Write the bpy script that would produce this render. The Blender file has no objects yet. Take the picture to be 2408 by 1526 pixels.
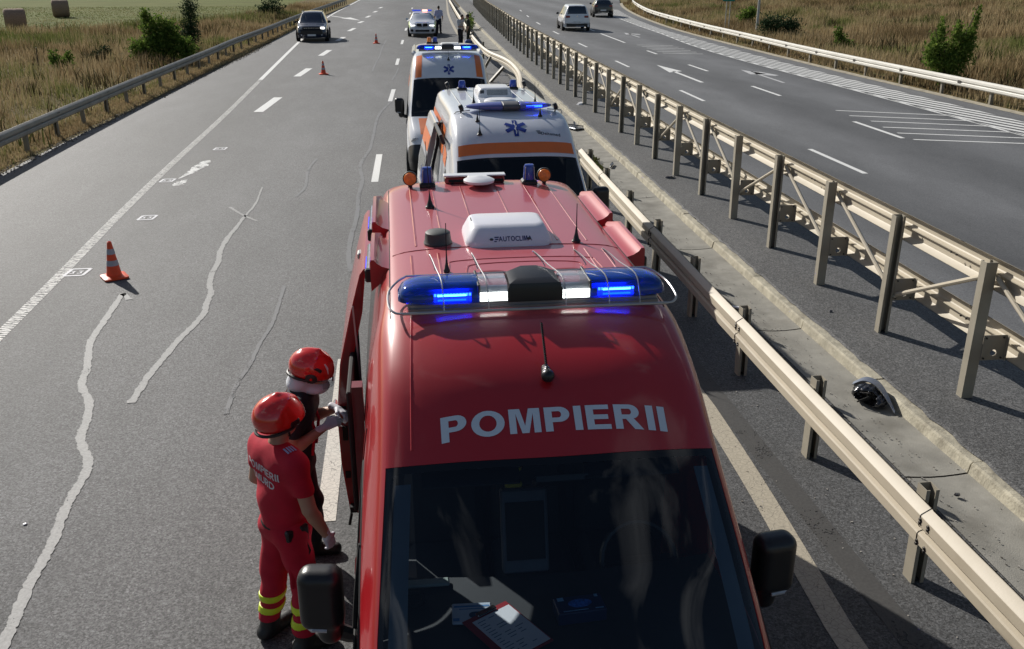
import bpy, bmesh, math, random
import numpy as np
from mathutils import Vector, Matrix
from mathutils.bvhtree import BVHTree
from mathutils.geometry import tessellate_polygon
random.seed(7); RNG = np.random.default_rng(11)
R = math.radians
SC = bpy.context.scene; COL = SC.collection
# ------------------------------------------------------------------ camera, light, exposure
H = 4.3
cam = bpy.data.cameras.new('camera'); camo = bpy.data.objects.new('camera', cam); COL.objects.link(camo)
camo.location = (0, 0, H); camo.rotation_euler = (R(90 - 21.0), 0, R(-7.2))
cam.sensor_width = 36; cam.lens = 36 * 2195 / 2408; cam.clip_start = 0.05; cam.clip_end = 2000
SC.camera = camo
SUN_EL, SUN_AZ = 30.0, math.atan2(-.535, .845)      # azimuth measured from +Y towards +X
wd = bpy.data.worlds.new("World"); SC.world = wd; wd.use_nodes = True
wn = wd.node_tree.nodes; wl = wd.node_tree.links
bg = wn['Background']; bg.inputs['Strength'].default_value = 0.055
sky = wn.new('ShaderNodeTexSky'); sky.sky_type = 'NISHITA'; sky.sun_disc = False
sky.sun_elevation = R(SUN_EL); sky.sun_rotation = SUN_AZ
tc = wn.new('ShaderNodeTexCoord'); nz = wn.new('ShaderNodeTexNoise'); mp = wn.new('ShaderNodeMapping')
mp.inputs['Scale'].default_value = (1.2, 1.2, 2.2); mp.inputs['Location'].default_value = (3.1, 1.4, 0); nz.inputs['Scale'].default_value = 2.3; nz.inputs['Detail'].default_value = 9
nz.inputs['Distortion'].default_value = .6
cr = wn.new('ShaderNodeValToRGB'); cr.color_ramp.elements[0].position = .605; cr.color_ramp.elements[1].position = .70
mx = wn.new('ShaderNodeMixRGB'); mx.inputs[2].default_value = (10.0, 10.4, 11.0, 1)
wl.new(tc.outputs['Generated'], mp.inputs['Vector']); wl.new(mp.outputs[0], nz.inputs['Vector']); wl.new(nz.outputs['Fac'], cr.inputs[0])
wl.new(cr.outputs[0], mx.inputs[0]); wl.new(sky.outputs[0], mx.inputs[1]); wl.new(mx.outputs[0], bg.inputs[0])
sun = bpy.data.lights.new('sun', 'SUN'); sun.energy = 4.7; sun.angle = R(.53); sun.color = (1, .955, .885)
suno = bpy.data.objects.new('sun', sun); COL.objects.link(suno)
sdir = Vector((math.sin(SUN_AZ) * math.cos(R(SUN_EL)), math.cos(SUN_AZ) * math.cos(R(SUN_EL)), math.sin(R(SUN_EL))))
suno.rotation_euler = sdir.to_track_quat('Z', 'Y').to_euler()
SC.view_settings.view_transform = 'Standard'; SC.view_settings.look = 'None'; SC.view_settings.exposure = 0.22
SC.view_settings.gamma = 1.0; SC.view_settings.use_curve_mapping = False
SC.render.engine = 'CYCLES'
SC.cycles.max_bounces = 8; SC.cycles.transparent_max_bounces = 16

# ------------------------------------------------------------------ materials
MATS = {}
def nodes(name):
    m = bpy.data.materials.new(name); m.use_nodes = True; MATS[name] = m
    return m, m.node_tree.nodes, m.node_tree.links, m.node_tree.nodes['Principled BSDF']
def mat(name, c, rough=.5, metal=0., coat=0., var=.12, scale=6., bump=0., bscale=60., dirt=None, spec=.5, emit=None, es=0., crough=.03, stretch=(1, 1, 1), dscale=2., damt=.5, haze=None):
    if name in MATS: return MATS[name]
    m, n, l, p = nodes(name)
    p.inputs['Roughness'].default_value = rough; p.inputs['Metallic'].default_value = metal
    p.inputs['Coat Weight'].default_value = coat; p.inputs['Coat Roughness'].default_value = crough
    p.inputs['Specular IOR Level'].default_value = spec
    tc = n.new('ShaderNodeTexCoord'); mp = n.new('ShaderNodeMapping'); mp.inputs['Scale'].default_value = stretch
    l.new(tc.outputs['Object'], mp.inputs[0])
    a = n.new('ShaderNodeTexNoise'); a.inputs['Scale'].default_value = scale; a.inputs['Detail'].default_value = 6
    l.new(mp.outputs[0], a.inputs['Vector'])
    r = n.new('ShaderNodeMapRange'); r.inputs['From Min'].default_value = .3; r.inputs['From Max'].default_value = .7
    r.inputs['To Min'].default_value = 1 - var; r.inputs['To Max'].default_value = 1 + var
    l.new(a.outputs['Fac'], r.inputs['Value'])
    v = n.new('ShaderNodeVectorMath'); v.operation = 'SCALE'; v.inputs[0].default_value = c[:3]
    l.new(r.outputs[0], v.inputs['Scale']); out = v.outputs[0]
    if dirt:
        d = n.new('ShaderNodeTexNoise'); d.inputs['Scale'].default_value = dscale; d.inputs['Detail'].default_value = 8; d.inputs['Roughness'].default_value = .65
        l.new(mp.outputs[0], d.inputs['Vector'])
        q = n.new('ShaderNodeMapRange'); q.inputs['From Min'].default_value = .5; q.inputs['From Max'].default_value = .72; q.inputs['To Max'].default_value = damt
        l.new(d.outputs['Fac'], q.inputs['Value'])
        x = n.new('ShaderNodeMixRGB'); l.new(q.outputs[0], x.inputs[0]); l.new(out, x.inputs[1]); x.inputs[2].default_value = (*dirt, 1); out = x.outputs[0]
    if haze:   # glancing sun haze painted into the colour where a panel lies level
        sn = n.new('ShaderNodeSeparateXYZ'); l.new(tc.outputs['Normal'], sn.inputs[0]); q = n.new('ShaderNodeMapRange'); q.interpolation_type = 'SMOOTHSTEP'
        l.new(sn.outputs[2], q.inputs['Value']); q.inputs['From Min'].default_value = .93; q.inputs['From Max'].default_value = 1.0; q.inputs['To Max'].default_value = haze[3]
        x = n.new('ShaderNodeMixRGB'); l.new(q.outputs[0], x.inputs[0]); l.new(out, x.inputs[1]); x.inputs[2].default_value = (*haze[:3], 1); out = x.outputs[0]
    l.new(out, p.inputs['Base Color'])
    if bump:
        b = n.new('ShaderNodeBump'); b.inputs['Strength'].default_value = bump; b.inputs['Distance'].default_value = .01
        t = n.new('ShaderNodeTexNoise'); t.inputs['Scale'].default_value = bscale; t.inputs['Detail'].default_value = 4
        l.new(tc.outputs['Object'], t.inputs['Vector']); l.new(t.outputs['Fac'], b.inputs['Height']); l.new(b.outputs[0], p.inputs['Normal'])
    if emit:
        p.inputs['Emission Color'].default_value = (*emit, 1); p.inputs['Emission Strength'].default_value = es
    return m
def M_asphalt(name, base, light, track=0., grain=1., period=3.9):
    m, n, l, p = nodes(name); p.inputs['Roughness'].default_value = .72; p.inputs['Specular IOR Level'].default_value = .55
    tc = n.new('ShaderNodeTexCoord')
    def noise(s, det=5, st=(1, 1, 1), ro=.5):
        mp = n.new('ShaderNodeMapping'); mp.inputs['Scale'].default_value = st; l.new(tc.outputs['Object'], mp.inputs[0])
        t = n.new('ShaderNodeTexNoise'); t.inputs['Scale'].default_value = s; t.inputs['Detail'].default_value = det; t.inputs['Roughness'].default_value = ro
        l.new(mp.outputs[0], t.inputs['Vector']); return t.outputs['Fac']
    def rng(o, a, b, c, d):
        r = n.new('ShaderNodeMapRange'); l.new(o, r.inputs['Value'])
        for k, v in zip(('From Min', 'From Max', 'To Min', 'To Max'), (a, b, c, d)): r.inputs[k].default_value = v
        return r.outputs[0]
    def mixc(f, a, b, typ='MIX'):
        x = n.new('ShaderNodeMixRGB'); x.blend_type = typ
        for i, s in ((0, f), (1, a), (2, b)):
            if hasattr(s, 'is_linked'): l.new(s, x.inputs[i])
            else: x.inputs[i].default_value = s if isinstance(s, (int, float)) else (*s, 1)
        return x.outputs[0]
    big = noise(.22, 7, (1, .22, 1), .65); mid = noise(1.3, 6, (1, .35, 1)); fine = noise(36, 5, ro=.85); sp = noise(62, 3, ro=.85)
    c = mixc(rng(big, .35, .68, 0, 1), base, light)
    c = mixc(1., c, mixc(0., *(2 * [(1, 1, 1)])) if False else rng(mid, .3, .7, .86, 1.14), 'MULTIPLY')
    if track:
        # worn, paler wheel paths that run with the lane
        sx = n.new('ShaderNodeSeparateXYZ'); l.new(tc.outputs['Object'], sx.inputs[0])
        w = n.new('ShaderNodeMath'); w.operation = 'MULTIPLY'; w.inputs[1].default_value = 2 * math.pi / period; l.new(sx.outputs[0], w.inputs[0])
        k = n.new('ShaderNodeMath'); k.operation = 'ADD'; l.new(w.outputs[0], k.inputs[0]); k.inputs[1].default_value = track
        s = n.new('ShaderNodeMath'); s.operation = 'COSINE'; l.new(k.outputs[0], s.inputs[0])
        c = mixc(1., c, rng(s.outputs[0], -1, 1, .82, 1.26), 'MULTIPLY')
    g = rng(fine, .36, .64, 1 - .55 * grain, 1 + .5 * grain)
    c = mixc(1., c, g, 'MULTIPLY')
    for vs_, lo_, hi_ in ((78, 1 - .62 * grain, 1 + .55 * grain), (24, 1 - .16 * grain, 1 + .16 * grain)):      # single stones of the aggregate
        vo = n.new('ShaderNodeTexVoronoi'); vo.inputs['Scale'].default_value = vs_; l.new(tc.outputs['Object'], vo.inputs[0])
        sv = n.new('ShaderNodeSeparateColor'); l.new(vo.outputs['Color'], sv.inputs[0]); c = mixc(1., c, rng(sv.outputs[0], 0, 1, lo_, hi_), 'MULTIPLY')
    c = mixc(rng(sp, .62, .70, 0, .5 * grain), c, (.42, .42, .41))
    l.new(c, p.inputs['Base Color'])
    b = n.new('ShaderNodeBump'); b.inputs['Strength'].default_value = .8 * grain; b.inputs['Distance'].default_value = .012
    l.new(fine, b.inputs['Height']); l.new(b.outputs[0], p.inputs['Normal'])
    return m
def M_paint(name, c, wear=.3, cracks=False, ribs=False, thr=.55, patch=2.5):
    """road paint: worn through where noise says so (transparent there, the asphalt below shows)"""
    m, n, l, p = nodes(name); p.inputs['Roughness'].default_value = .7
    tc = n.new('ShaderNodeTexCoord'); out = n['Material Output']
    a = n.new('ShaderNodeTexNoise'); a.inputs['Scale'].default_value = 45; a.inputs['Detail'].default_value = 4; l.new(tc.outputs['Object'], a.inputs[0])
    b = n.new('ShaderNodeTexNoise'); b.inputs['Scale'].default_value = patch; b.inputs['Detail'].default_value = 7; b.inputs['Roughness'].default_value = .7; l.new(tc.outputs['Object'], b.inputs[0])
    s = n.new('ShaderNodeMath'); s.operation = 'MULTIPLY_ADD'; l.new(a.outputs['Fac'], s.inputs[0]); s.inputs[1].default_value = .6; l.new(b.outputs['Fac'], s.inputs[2])
    r = n.new('ShaderNodeMapRange'); l.new(s.outputs[0], r.inputs['Value']); r.inputs['From Min'].default_value = thr + .3; r.inputs['From Max'].default_value = thr + .36
    r.inputs['To Min'].default_value = 0; r.inputs['To Max'].default_value = 1
    fac = r.outputs[0]
    v = n.new('ShaderNodeMapRange'); l.new(a.outputs['Fac'], v.inputs['Value']); v.inputs['From Min'].default_value = .3; v.inputs['From Max'].default_value = .7
    v.inputs['To Min'].default_value = 1 - wear; v.inputs['To Max'].default_value = 1.08
    vm = n.new('ShaderNodeVectorMath'); vm.operation = 'SCALE'; vm.inputs[0].default_value = c; l.new(v.outputs[0], vm.inputs['Scale']); col = vm.outputs[0]
    if cracks:
        vo = n.new('ShaderNodeTexVoronoi'); vo.feature = 'DISTANCE_TO_EDGE'; vo.inputs['Scale'].default_value = 17
        l.new(tc.outputs['Object'], vo.inputs[0])
        q = n.new('ShaderNodeMapRange'); l.new(vo.outputs['Distance'], q.inputs['Value']); q.inputs['From Min'].default_value = .006; q.inputs['From Max'].default_value = .03
        q.inputs['To Min'].default_value = .75; q.inputs['To Max'].default_value = 0
        x = n.new('ShaderNodeMixRGB'); l.new(q.outputs[0], x.inputs[0]); l.new(col, x.inputs[1]); x.inputs[2].default_value = (.12, .11, .1, 1); col = x.outputs[0]
    if ribs:
        w = n.new('ShaderNodeTexWave'); w.wave_type = 'BANDS'; w.bands_direction = 'Y'; w.inputs['Scale'].default_value = 4.2; w.inputs['Distortion'].default_value = 5; w.inputs['Detail'].default_value = 3; w.inputs['Detail Scale'].default_value = 3
        l.new(tc.outputs['Object'], w.inputs[0])
        q = n.new('ShaderNodeMapRange'); l.new(w.outputs['Fac'], q.inputs['Value']); q.inputs['From Min'].default_value = .40; q.inputs['From Max'].default_value = .30
        mm = n.new('ShaderNodeMath'); mm.operation = 'MAXIMUM'; l.new(q.outputs[0], mm.inputs[0]); l.new(fac, mm.inputs[1]); fac = mm.outputs[0]
    l.new(col, p.inputs['Base Color'])
    t = n.new('ShaderNodeBsdfTransparent'); ms = n.new('ShaderNodeMixShader'); l.new(fac, ms.inputs[0]); l.new(p.outputs[0], ms.inputs[1]); l.new(t.outputs[0], ms.inputs[2]); l.new(ms.outputs[0], out.inputs[0])
    return m
def M_glass(name, tint=(.25, .3, .33), rough=0., ior=1.5, frit=False, diff=None, dfac=0.):
    m, n, l, p = nodes(name); out = n['Material Output']; n.remove(p)
    t = n.new('ShaderNodeBsdfTransparent'); t.inputs[0].default_value = (*tint, 1)
    g = n.new('ShaderNodeBsdfGlossy'); g.inputs['Roughness'].default_value = rough; g.inputs[0].default_value = (.95, .97, 1, 1)
    f = n.new('ShaderNodeFresnel'); f.inputs[0].default_value = ior
    base = t.outputs[0]
    if diff:
        d = n.new('ShaderNodeBsdfDiffuse'); d.inputs[0].default_value = (*diff, 1)
        a = n.new('ShaderNodeMixShader'); a.inputs[0].default_value = dfac; l.new(base, a.inputs[1]); l.new(d.outputs[0], a.inputs[2]); base = a.outputs[0]
    ms = n.new('ShaderNodeMixShader'); l.new(f.outputs[0], ms.inputs[0]); l.new(base, ms.inputs[1]); l.new(g.outputs[0], ms.inputs[2]); o = ms.outputs[0]
    if frit:   # printed black border, rounded corners, in the pane's own UV
        uv = n.new('ShaderNodeUVMap'); uv.uv_map = 'UVMap'; sx = n.new('ShaderNodeSeparateXYZ'); l.new(uv.outputs[0], sx.inputs[0])
        def mth(op, a, b=None):
            x = n.new('ShaderNodeMath'); x.operation = op
            for i, s in enumerate((a, b)):
                if s is None: continue
                if hasattr(s, 'is_linked'): l.new(s, x.inputs[i])
                else: x.inputs[i].default_value = s
            return x.outputs[0]
        # u,v are metres from the pane centre divided by half size packed in 'frit' = (hx, hy, radius, border)
        hx, hy, rad, bd = frit
        dx = mth('MAXIMUM', mth('SUBTRACT', mth('ABSOLUTE', sx.outputs[0]), hx - bd - rad), 0.)
        dy = mth('MAXIMUM', mth('SUBTRACT', mth('ABSOLUTE', sx.outputs[1]), hy - bd - rad), 0.)
        dd = mth('SQRT', mth('ADD', mth('MULTIPLY', dx, dx), mth('MULTIPLY', dy, dy)))
        k = mth('GREATER_THAN', dd, rad)
        pb = n.new('ShaderNodeBsdfPrincipled'); pb.inputs['Base Color'].default_value = (.006, .007, .009, 1); pb.inputs['Roughness'].default_value = .08
        m2 = n.new('ShaderNodeMixShader'); l.new(k, m2.inputs[0]); l.new(o, m2.inputs[1]); l.new(pb.outputs[0], m2.inputs[2]); o = m2.outputs[0]
    l.new(o, out.inputs[0]); return m
def M_plant(name, cols, rough=.6, trans=.25):
    m, n, l, p = nodes(name); p.inputs['Roughness'].default_value = .85; p.inputs['Specular IOR Level'].default_value = .1
    a = n.new('ShaderNodeAttribute'); a.attribute_name = 'tint'
    r = n.new('ShaderNodeValToRGB'); l.new(a.outputs['Fac'], r.inputs[0])
    e = r.color_ramp.elements
    while len(e) < len(cols): e.new(.5)
    for i, c in enumerate(cols): e[i].position = i / (len(cols) - 1); e[i].color = (*c, 1)
    l.new(r.outputs[0], p.inputs['Base Color'])
    t = n.new('ShaderNodeBsdfTranslucent'); l.new(r.outputs[0], t.inputs[0]); ms = n.new('ShaderNodeMixShader'); ms.inputs[0].default_value = trans
    l.new(p.outputs[0], ms.inputs[1]); l.new(t.outputs[0], ms.inputs[2]); l.new(ms.outputs[0], n['Material Output'].inputs[0]); return m

# ------------------------------------------------------------------ mesh helpers
def tag(o, label=None, cat=None, group=None, kind=None):
    if label: o['label'] = label
    if cat: o['category'] = cat
    if group: o['group'] = group
    if kind: o['kind'] = kind
    return o
def empty(name, loc=(0, 0, 0), rz=0., label=None, cat=None, group=None, parent=None):
    o = bpy.data.objects.new(name, None); COL.objects.link(o); o.location = loc; o.rotation_euler = (0, 0, rz); o.empty_display_size = .2
    if parent: o.parent = parent
    return tag(o, label, cat, group)
def link(name, me, parent=None, loc=None, rot=None):
    o = bpy.data.objects.new(name, me); COL.objects.link(o)
    if parent: o.parent = parent
    if loc is not None: o.location = loc
    if rot is not None: o.rotation_euler = rot
    return o
def mesh(name, vs, fs, material=None, smooth=False, angle=None):
    me = bpy.data.meshes.new(name); me.from_pydata([tuple(map(float, v)) for v in vs], [], fs); 
    if material: me.materials.append(material)
    if smooth: me.shade_smooth()
    me.update()
    return me
class MB:
    def __init__(s): s.v = []; s.f = []
    def add(s, vs, fs):
        b = len(s.v); s.v += [tuple(v) for v in vs]; s.f += [tuple(i + b for i in f) for f in fs]; return s
    def box(s, c, d, rz=0., M=None, bev=0.):
        hx, hy, hz = d[0] / 2, d[1] / 2, d[2] / 2; vs = []
        if bev:
            b = min(bev, hx * .98, hy * .98, hz * .98)
            # chamfered box: 24 verts
            for sx in (-1, 1):
                for sy in (-1, 1):
                    for sz in (-1, 1):
                        vs += [(sx * hx, sy * (hy - b), sz * (hz - b)), (sx * (hx - b), sy * hy, sz * (hz - b)), (sx * (hx - b), sy * (hy - b), sz * hz)]
            bm = bmesh.new(); bv = [bm.verts.new(v) for v in vs]; r = bmesh.ops.convex_hull(bm, input=bv)
            bmesh.ops.dissolve_limit(bm, angle_limit=.02, verts=bm.verts, edges=bm.edges); bm.verts.index_update()
            vs = [v.co[:] for v in bm.verts]; fs = [[v.index for v in f.verts] for f in bm.faces]; bm.free()
        else:
            vs = [(x, y, z) for x in (-hx, hx) for y in (-hy, hy) for z in (-hz, hz)]
            fs = [(0, 1, 3, 2), (4, 6, 7, 5), (0, 4, 5, 1), (2, 3, 7, 6), (0, 2, 6, 4), (1, 5, 7, 3)]
        T = Matrix.Translation(c) @ (M.to_4x4() if M else Matrix.Rotation(rz, 4, 'Z'))
        return s.add([T @ Vector(v) for v in vs], fs)
    def bar(s, a, b, w, h=None, up=(0, 0, 1)):
        a = Vector(a); b = Vector(b); h = h or w; y = (b - a); L = y.length; y.normalize(); u = Vector(up)
        x = y.cross(u)
        if x.length < 1e-4: x = y.cross(Vector((1, 0, 0)))
        x.normalize(); z = x.cross(y)
        return s.box((a + b) / 2, (w, L, h), M=Matrix((x, y, z)).transposed())
    def tube(s, pts, r, n=8, closed=False, caps=True):
        pts = [Vector(p) for p in pts]; N = len(pts); rs = r if isinstance(r, (list, tuple)) else [r] * N; vs = []; ref = None
        for i, p in enumerate(pts):
            t = (pts[(i + 1) % N] - pts[i - 1]) if (closed or 0 < i < N - 1) else (pts[1] - pts[0] if i == 0 else pts[-1] - pts[-2])
            t.normalize()
            if ref is None:
                ref = t.orthogonal().normalized()
            else:
                ref = (ref - t * ref.dot(t)); ref = ref.normalized() if ref.length > 1e-6 else t.orthogonal().normalized()
            q = t.cross(ref)
            for k in range(n):
                a = 2 * math.pi * k / n; vs.append(p + (ref * math.cos(a) + q * math.sin(a)) * rs[i])
        fs = []
        for i in range(N if closed else N - 1):
            j = (i + 1) % N
            for k in range(n): fs.append((i * n + k, i * n + (k + 1) % n, j * n + (k + 1) % n, j * n + k))
        if caps and not closed: fs += [tuple(range(n))[::-1], tuple((N - 1) * n + k for k in range(n))]
        return s.add(vs, fs)
    def lathe(s, c, prof, n=20, M=None):
        vs = []; T = Matrix.Translation(c) @ (M.to_4x4() if M else Matrix())
        for (r, z) in prof:
            for k in range(n): a = 2 * math.pi * k / n; vs.append(T @ Vector((r * math.cos(a), r * math.sin(a), z)))
        fs = [(i * n + k, i * n + (k + 1) % n, (i + 1) * n + (k + 1) % n, (i + 1) * n + k) for i in range(len(prof) - 1) for k in range(n)]
        fs += [tuple(range(n))[::-1], tuple((len(prof) - 1) * n + k for k in range(n))]
        return s.add(vs, fs)
    def prism(s, poly, z0, z1, M=None, c=(0, 0, 0)):
        n = len(poly); T = Matrix.Translation(c) @ (M.to_4x4() if M else Matrix())
        vs = [T @ Vector((x, y, z0)) for x, y in poly] + [T @ Vector((x, y, z1)) for x, y in poly]
        fs = [tuple(range(n))[::-1], tuple(range(n, 2 * n))] + [(i, (i + 1) % n, n + (i + 1) % n, n + i) for i in range(n)]
        return s.add(vs, fs)
    def grid(s, fn, nu, nv):
        vs = [fn(i / nu, j / nv) for i in range(nu + 1) for j in range(nv + 1)]
        fs = [(i * (nv + 1) + j, (i + 1) * (nv + 1) + j, (i + 1) * (nv + 1) + j + 1, i * (nv + 1) + j + 1) for i in range(nu) for j in range(nv)]
        return s.add(vs, fs)
    def me(s, name, m, smooth=False, fix=True, ang=None):
        me = mesh(name, s.v, s.f, m)
        if fix:
            bm = bmesh.new(); bm.from_mesh(me); bmesh.ops.recalc_face_normals(bm, faces=bm.faces); bm.to_mesh(me); bm.free()
        if smooth:
            me.shade_smooth()
            if ang:
                bm = bmesh.new(); bm.from_mesh(me)
                for e in bm.edges: e.smooth = len(e.link_faces) == 2 and e.calc_face_angle(0) < R(ang)
                bm.to_mesh(me); bm.free()
        return me
    def build(s, name, m, parent=None, smooth=False, ang=35, loc=None, rot=None, fix=True):
        return link(name, s.me(name, m, smooth, fix, ang), parent, loc, rot)

# implicit shapes -> mesh (surface nets); used for bodies, helmets, mirrors
class Sdf:
    def __init__(s, k=.03): s.p = []; s.k = k
    def cone(s, a, b, ra, rb=None, flat=None, k=None, cut=False):
        s.p.append(('c', np.array(a, float), np.array(b, float), ra, ra if rb is None else rb, flat, k, cut)); return s
    def ell(s, c, r, M=None, k=None, cut=False):
        s.p.append(('e', np.array(c, float), np.array(r, float), None if M is None else np.array(M), k, cut)); return s
    def rbox(s, c, h, r, M=None, k=None, cut=False):
        s.p.append(('b', np.array(c, float), np.array(h, float), r, None if M is None else np.array(M), k, cut)); return s
    def cutz(s, fn): s.p.append(('f', fn)); return s
    def ev(s, P):
        d = None
        for q in s.p:
            if q[0] == 'f': d = q[1](P, d); continue
            if q[0] == 'c':
                _, a, b, ra, rb, flat, k, cut = q; ab = b - a; L2 = max(ab @ ab, 1e-9); t = np.clip(((P - a) @ ab) / L2, 0, 1)
                off = P - a - t[..., None] * ab
                if flat is not None:
                    ax = np.array(flat[0], float); ax /= np.linalg.norm(ax); cc = off @ ax; off = off + ax * (cc * (flat[1] - 1))[..., None]
                e = np.linalg.norm(off, axis=-1) - (ra + t * (rb - ra))
            elif q[0] == 'e':
                _, c, r, M, k, cut = q; o = P - c
                if M is not None: o = o @ M
                n1 = np.linalg.norm(o / r, axis=-1); n2 = np.linalg.norm(o / (r * r), axis=-1) + 1e-9; e = n1 * (n1 - 1) / n2
            else:
                _, c, h, r, M, k, cut = q; o = P - c
                if M is not None: o = o @ M
                o = np.abs(o) - (h - r); e = np.linalg.norm(np.maximum(o, 0), axis=-1) + np.minimum(o.max(-1), 0) - r
            k = s.k if k is None else k
            if d is None: d = e
            elif cut:
                d = np.maximum(d, -e)
            else:
                hh = np.clip(.5 + .5 * (d - e) / k, 0, 1); d = d * (1 - hh) + e * hh - k * hh * (1 - hh)
        return d
def snet(sdf, lo, hi, h, name, material, smooth=True):
    lo = np.array(lo, float); hi = np.array(hi, float); n = np.ceil((hi - lo) / h).astype(int) + 1
    g = np.stack(np.meshgrid(*[lo[i] + h * np.arange(n[i]) for i in range(3)], indexing='ij'), -1)
    D = sdf.ev(g) if hasattr(sdf, 'ev') else sdf(g); S = D < 0
    acc = np.zeros(tuple(n - 1) + (3,)); cnt = np.zeros(tuple(n - 1)); 
    cor = [(i, j, k) for i in (0, 1) for j in (0, 1) for k in (0, 1)]
    sl = lambda c: tuple(slice(c[a], n[a] - 1 + c[a]) for a in range(3))
    for a in range(3):
        for c in cor:
            if c[a]: continue
            c2 = list(c); c2[a] = 1; d0 = D[sl(c)]; d1 = D[sl(c2)]; m = (d0 < 0) != (d1 < 0)
            t = np.where(m, d0 / np.where(m, d0 - d1, 1), 0); pt = np.zeros(d0.shape + (3,)); 
            for b in range(3): pt[..., b] = c[b]
            pt[..., a] += t; acc += pt * m[..., None]; cnt += m
    act = cnt > 0; idx = -np.ones(cnt.shape, int); idx[act] = np.arange(act.sum())
    ii = np.argwhere(act); vs = lo + h * (ii + acc[act] / cnt[act][:, None]); F = []
    for a in range(3):
        b, c = (a + 1) % 3, (a + 2) % 3
        s0 = [slice(1, n[i] - 1) for i in range(3)]; s0[a] = slice(0, n[a] - 1); s1 = list(s0); s1[a] = slice(1, n[a])
        m = S[tuple(s0)] != S[tuple(s1)]; q = np.argwhere(m)
        if not len(q): continue
        off = np.array([1, 1, 1]); off[a] = 0; q = q + off; fl = S[tuple(q.T)]
        def at(db, dc):
            w = q.copy(); w[:, b] += db; w[:, c] += dc; return idx[tuple(w.T)]
        f = np.stack([at(-1, -1), at(0, -1), at(0, 0), at(-1, 0)], -1); f[~fl] = f[~fl][:, ::-1]; F.append(f)
    F = np.concatenate(F); F = F[(F >= 0).all(1)]
    me = bpy.data.meshes.new(name); me.from_pydata(vs.tolist(), [], F.tolist()); me.materials.append(material)
    if smooth: me.shade_smooth()
    me.update(); return me
def npmesh(name, V, F, material, tint=None):
    """V (n,3), F (m,k) arrays; tint per vertex"""
    me = bpy.data.meshes.new(name); n, (m, k) = len(V), F.shape
    me.vertices.add(n); me.vertices.foreach_set('co', V.astype(np.float32).ravel())
    me.loops.add(m * k); me.loops.foreach_set('vertex_index', F.astype(np.int32).ravel())
    me.polygons.add(m); me.polygons.foreach_set('loop_start', np.arange(0, m * k, k, dtype=np.int32)); 
    me.update(calc_edges=True); me.materials.append(material)
    if tint is not None:
        a = me.attributes.new('tint', 'FLOAT', 'POINT'); a.data.foreach_set('value', tint.astype(np.float32))
    me.validate(); return me
def _arc(cx, cy, rx, ry, a0, a1, n=12): return [(cx + rx * math.cos(R(a0 + (a1 - a0) * k / n)), cy + ry * math.sin(R(a0 + (a1 - a0) * k / n))) for k in range(n + 1)]
GLYPH = {'I': lambda t: [[(0, 0), (t, 0), (t, 1), (0, 1)]],
    'E': lambda t: [[(0, 0), (.72, 0), (.72, t * .84), (t, t * .84), (t, .5 - t * .42), (.66, .5 - t * .42), (.66, .5 + t * .42), (t, .5 + t * .42), (t, 1 - t * .84), (.70, 1 - t * .84), (.70, 1), (0, 1)]],
    'O': lambda t: [_arc(.49, .5, .49, .52, 0, 345, 23), _arc(.49, .5, .49 - t * 1.04, .52 - t * .88, 0, 345, 23)],
    'P': lambda t: [[(0, 0), (t, 0), (t, .37)] + _arc(.44, .685, .31, .315, -90, 90) + [(0, 1)], [(t, .37 + t * .82)] + _arc(.42, .685, .31 - t, .315 - t * .82, -90, 90) + [(t, 1 - t * .82)]],
    'R': lambda t: [[(0, 0), (t, 0), (t, .40), (.34, .40), (.57, 0), (.57 + t * 1.22, 0), (.57, .44)] + _arc(.46, .70, .30, .30, -60, 90) + [(0, 1)], [(t, .40 + t * .8)] + _arc(.44, .70, .30 - t * .95, .30 - t * .8, -90, 90) + [(t, 1 - t * .8)]],
    'M': lambda t: [[(0, 0), (t * .9, 0), (t * .9, .80), (.46 - t * .45, 0), (.46 + t * .45, 0), (.92 - t * .9, .80), (.92 - t * .9, 0), (.92, 0), (.92, 1), (.92 - t * 1.45, 1), (.46, .30), (t * 1.45, 1), (0, 1)]]}
def text_mesh(s, size, bold=0.):
    """lettering set glyph by glyph; the M is drawn here so that its strokes stay clean when bold"""
    vs, fs, x = [], [], 0.
    for ch in s:
        if ch == ' ': x += size * .3; continue
        if ch in GLYPH:
            h = .72 * size; loops = GLYPH[ch](min(.24, .17 + bold / size * 1.6))
            v = [Vector((p * h, q * h, 0)) for lp in loops for p, q in lp]; f = [tuple(r) for r in tessellate_polygon([[Vector((p * h, q * h, 0)) for p, q in lp] for lp in loops])]
        else:
            cu = bpy.data.curves.new('t', 'FONT'); cu.body = ch; cu.size = size; cu.offset = bold; cu.resolution_u = 4
            o = bpy.data.objects.new('t', cu); COL.objects.link(o); bpy.context.view_layer.update()
            me = bpy.data.meshes.new_from_object(o.evaluated_get(bpy.context.evaluated_depsgraph_get()))
            bpy.data.objects.remove(o); bpy.data.curves.remove(cu)
            v = [q.co.copy() for q in me.vertices]; f = [tuple(p.vertices) for p in me.polygons]; bpy.data.meshes.remove(me)
        if not v: continue
        x0 = min(q[0] for q in v); x1 = max(q[0] for q in v); n = len(vs)
        vs += [Vector((q[0] - x0 + x, q[1], 0)) for q in v]; fs += [tuple(k + n for k in r) for r in f]; x += x1 - x0 + size * .095
    w = x - size * .095; return [Vector((q[0] - w / 2, q[1] - size * .35, 0)) for q in vs], fs
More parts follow.
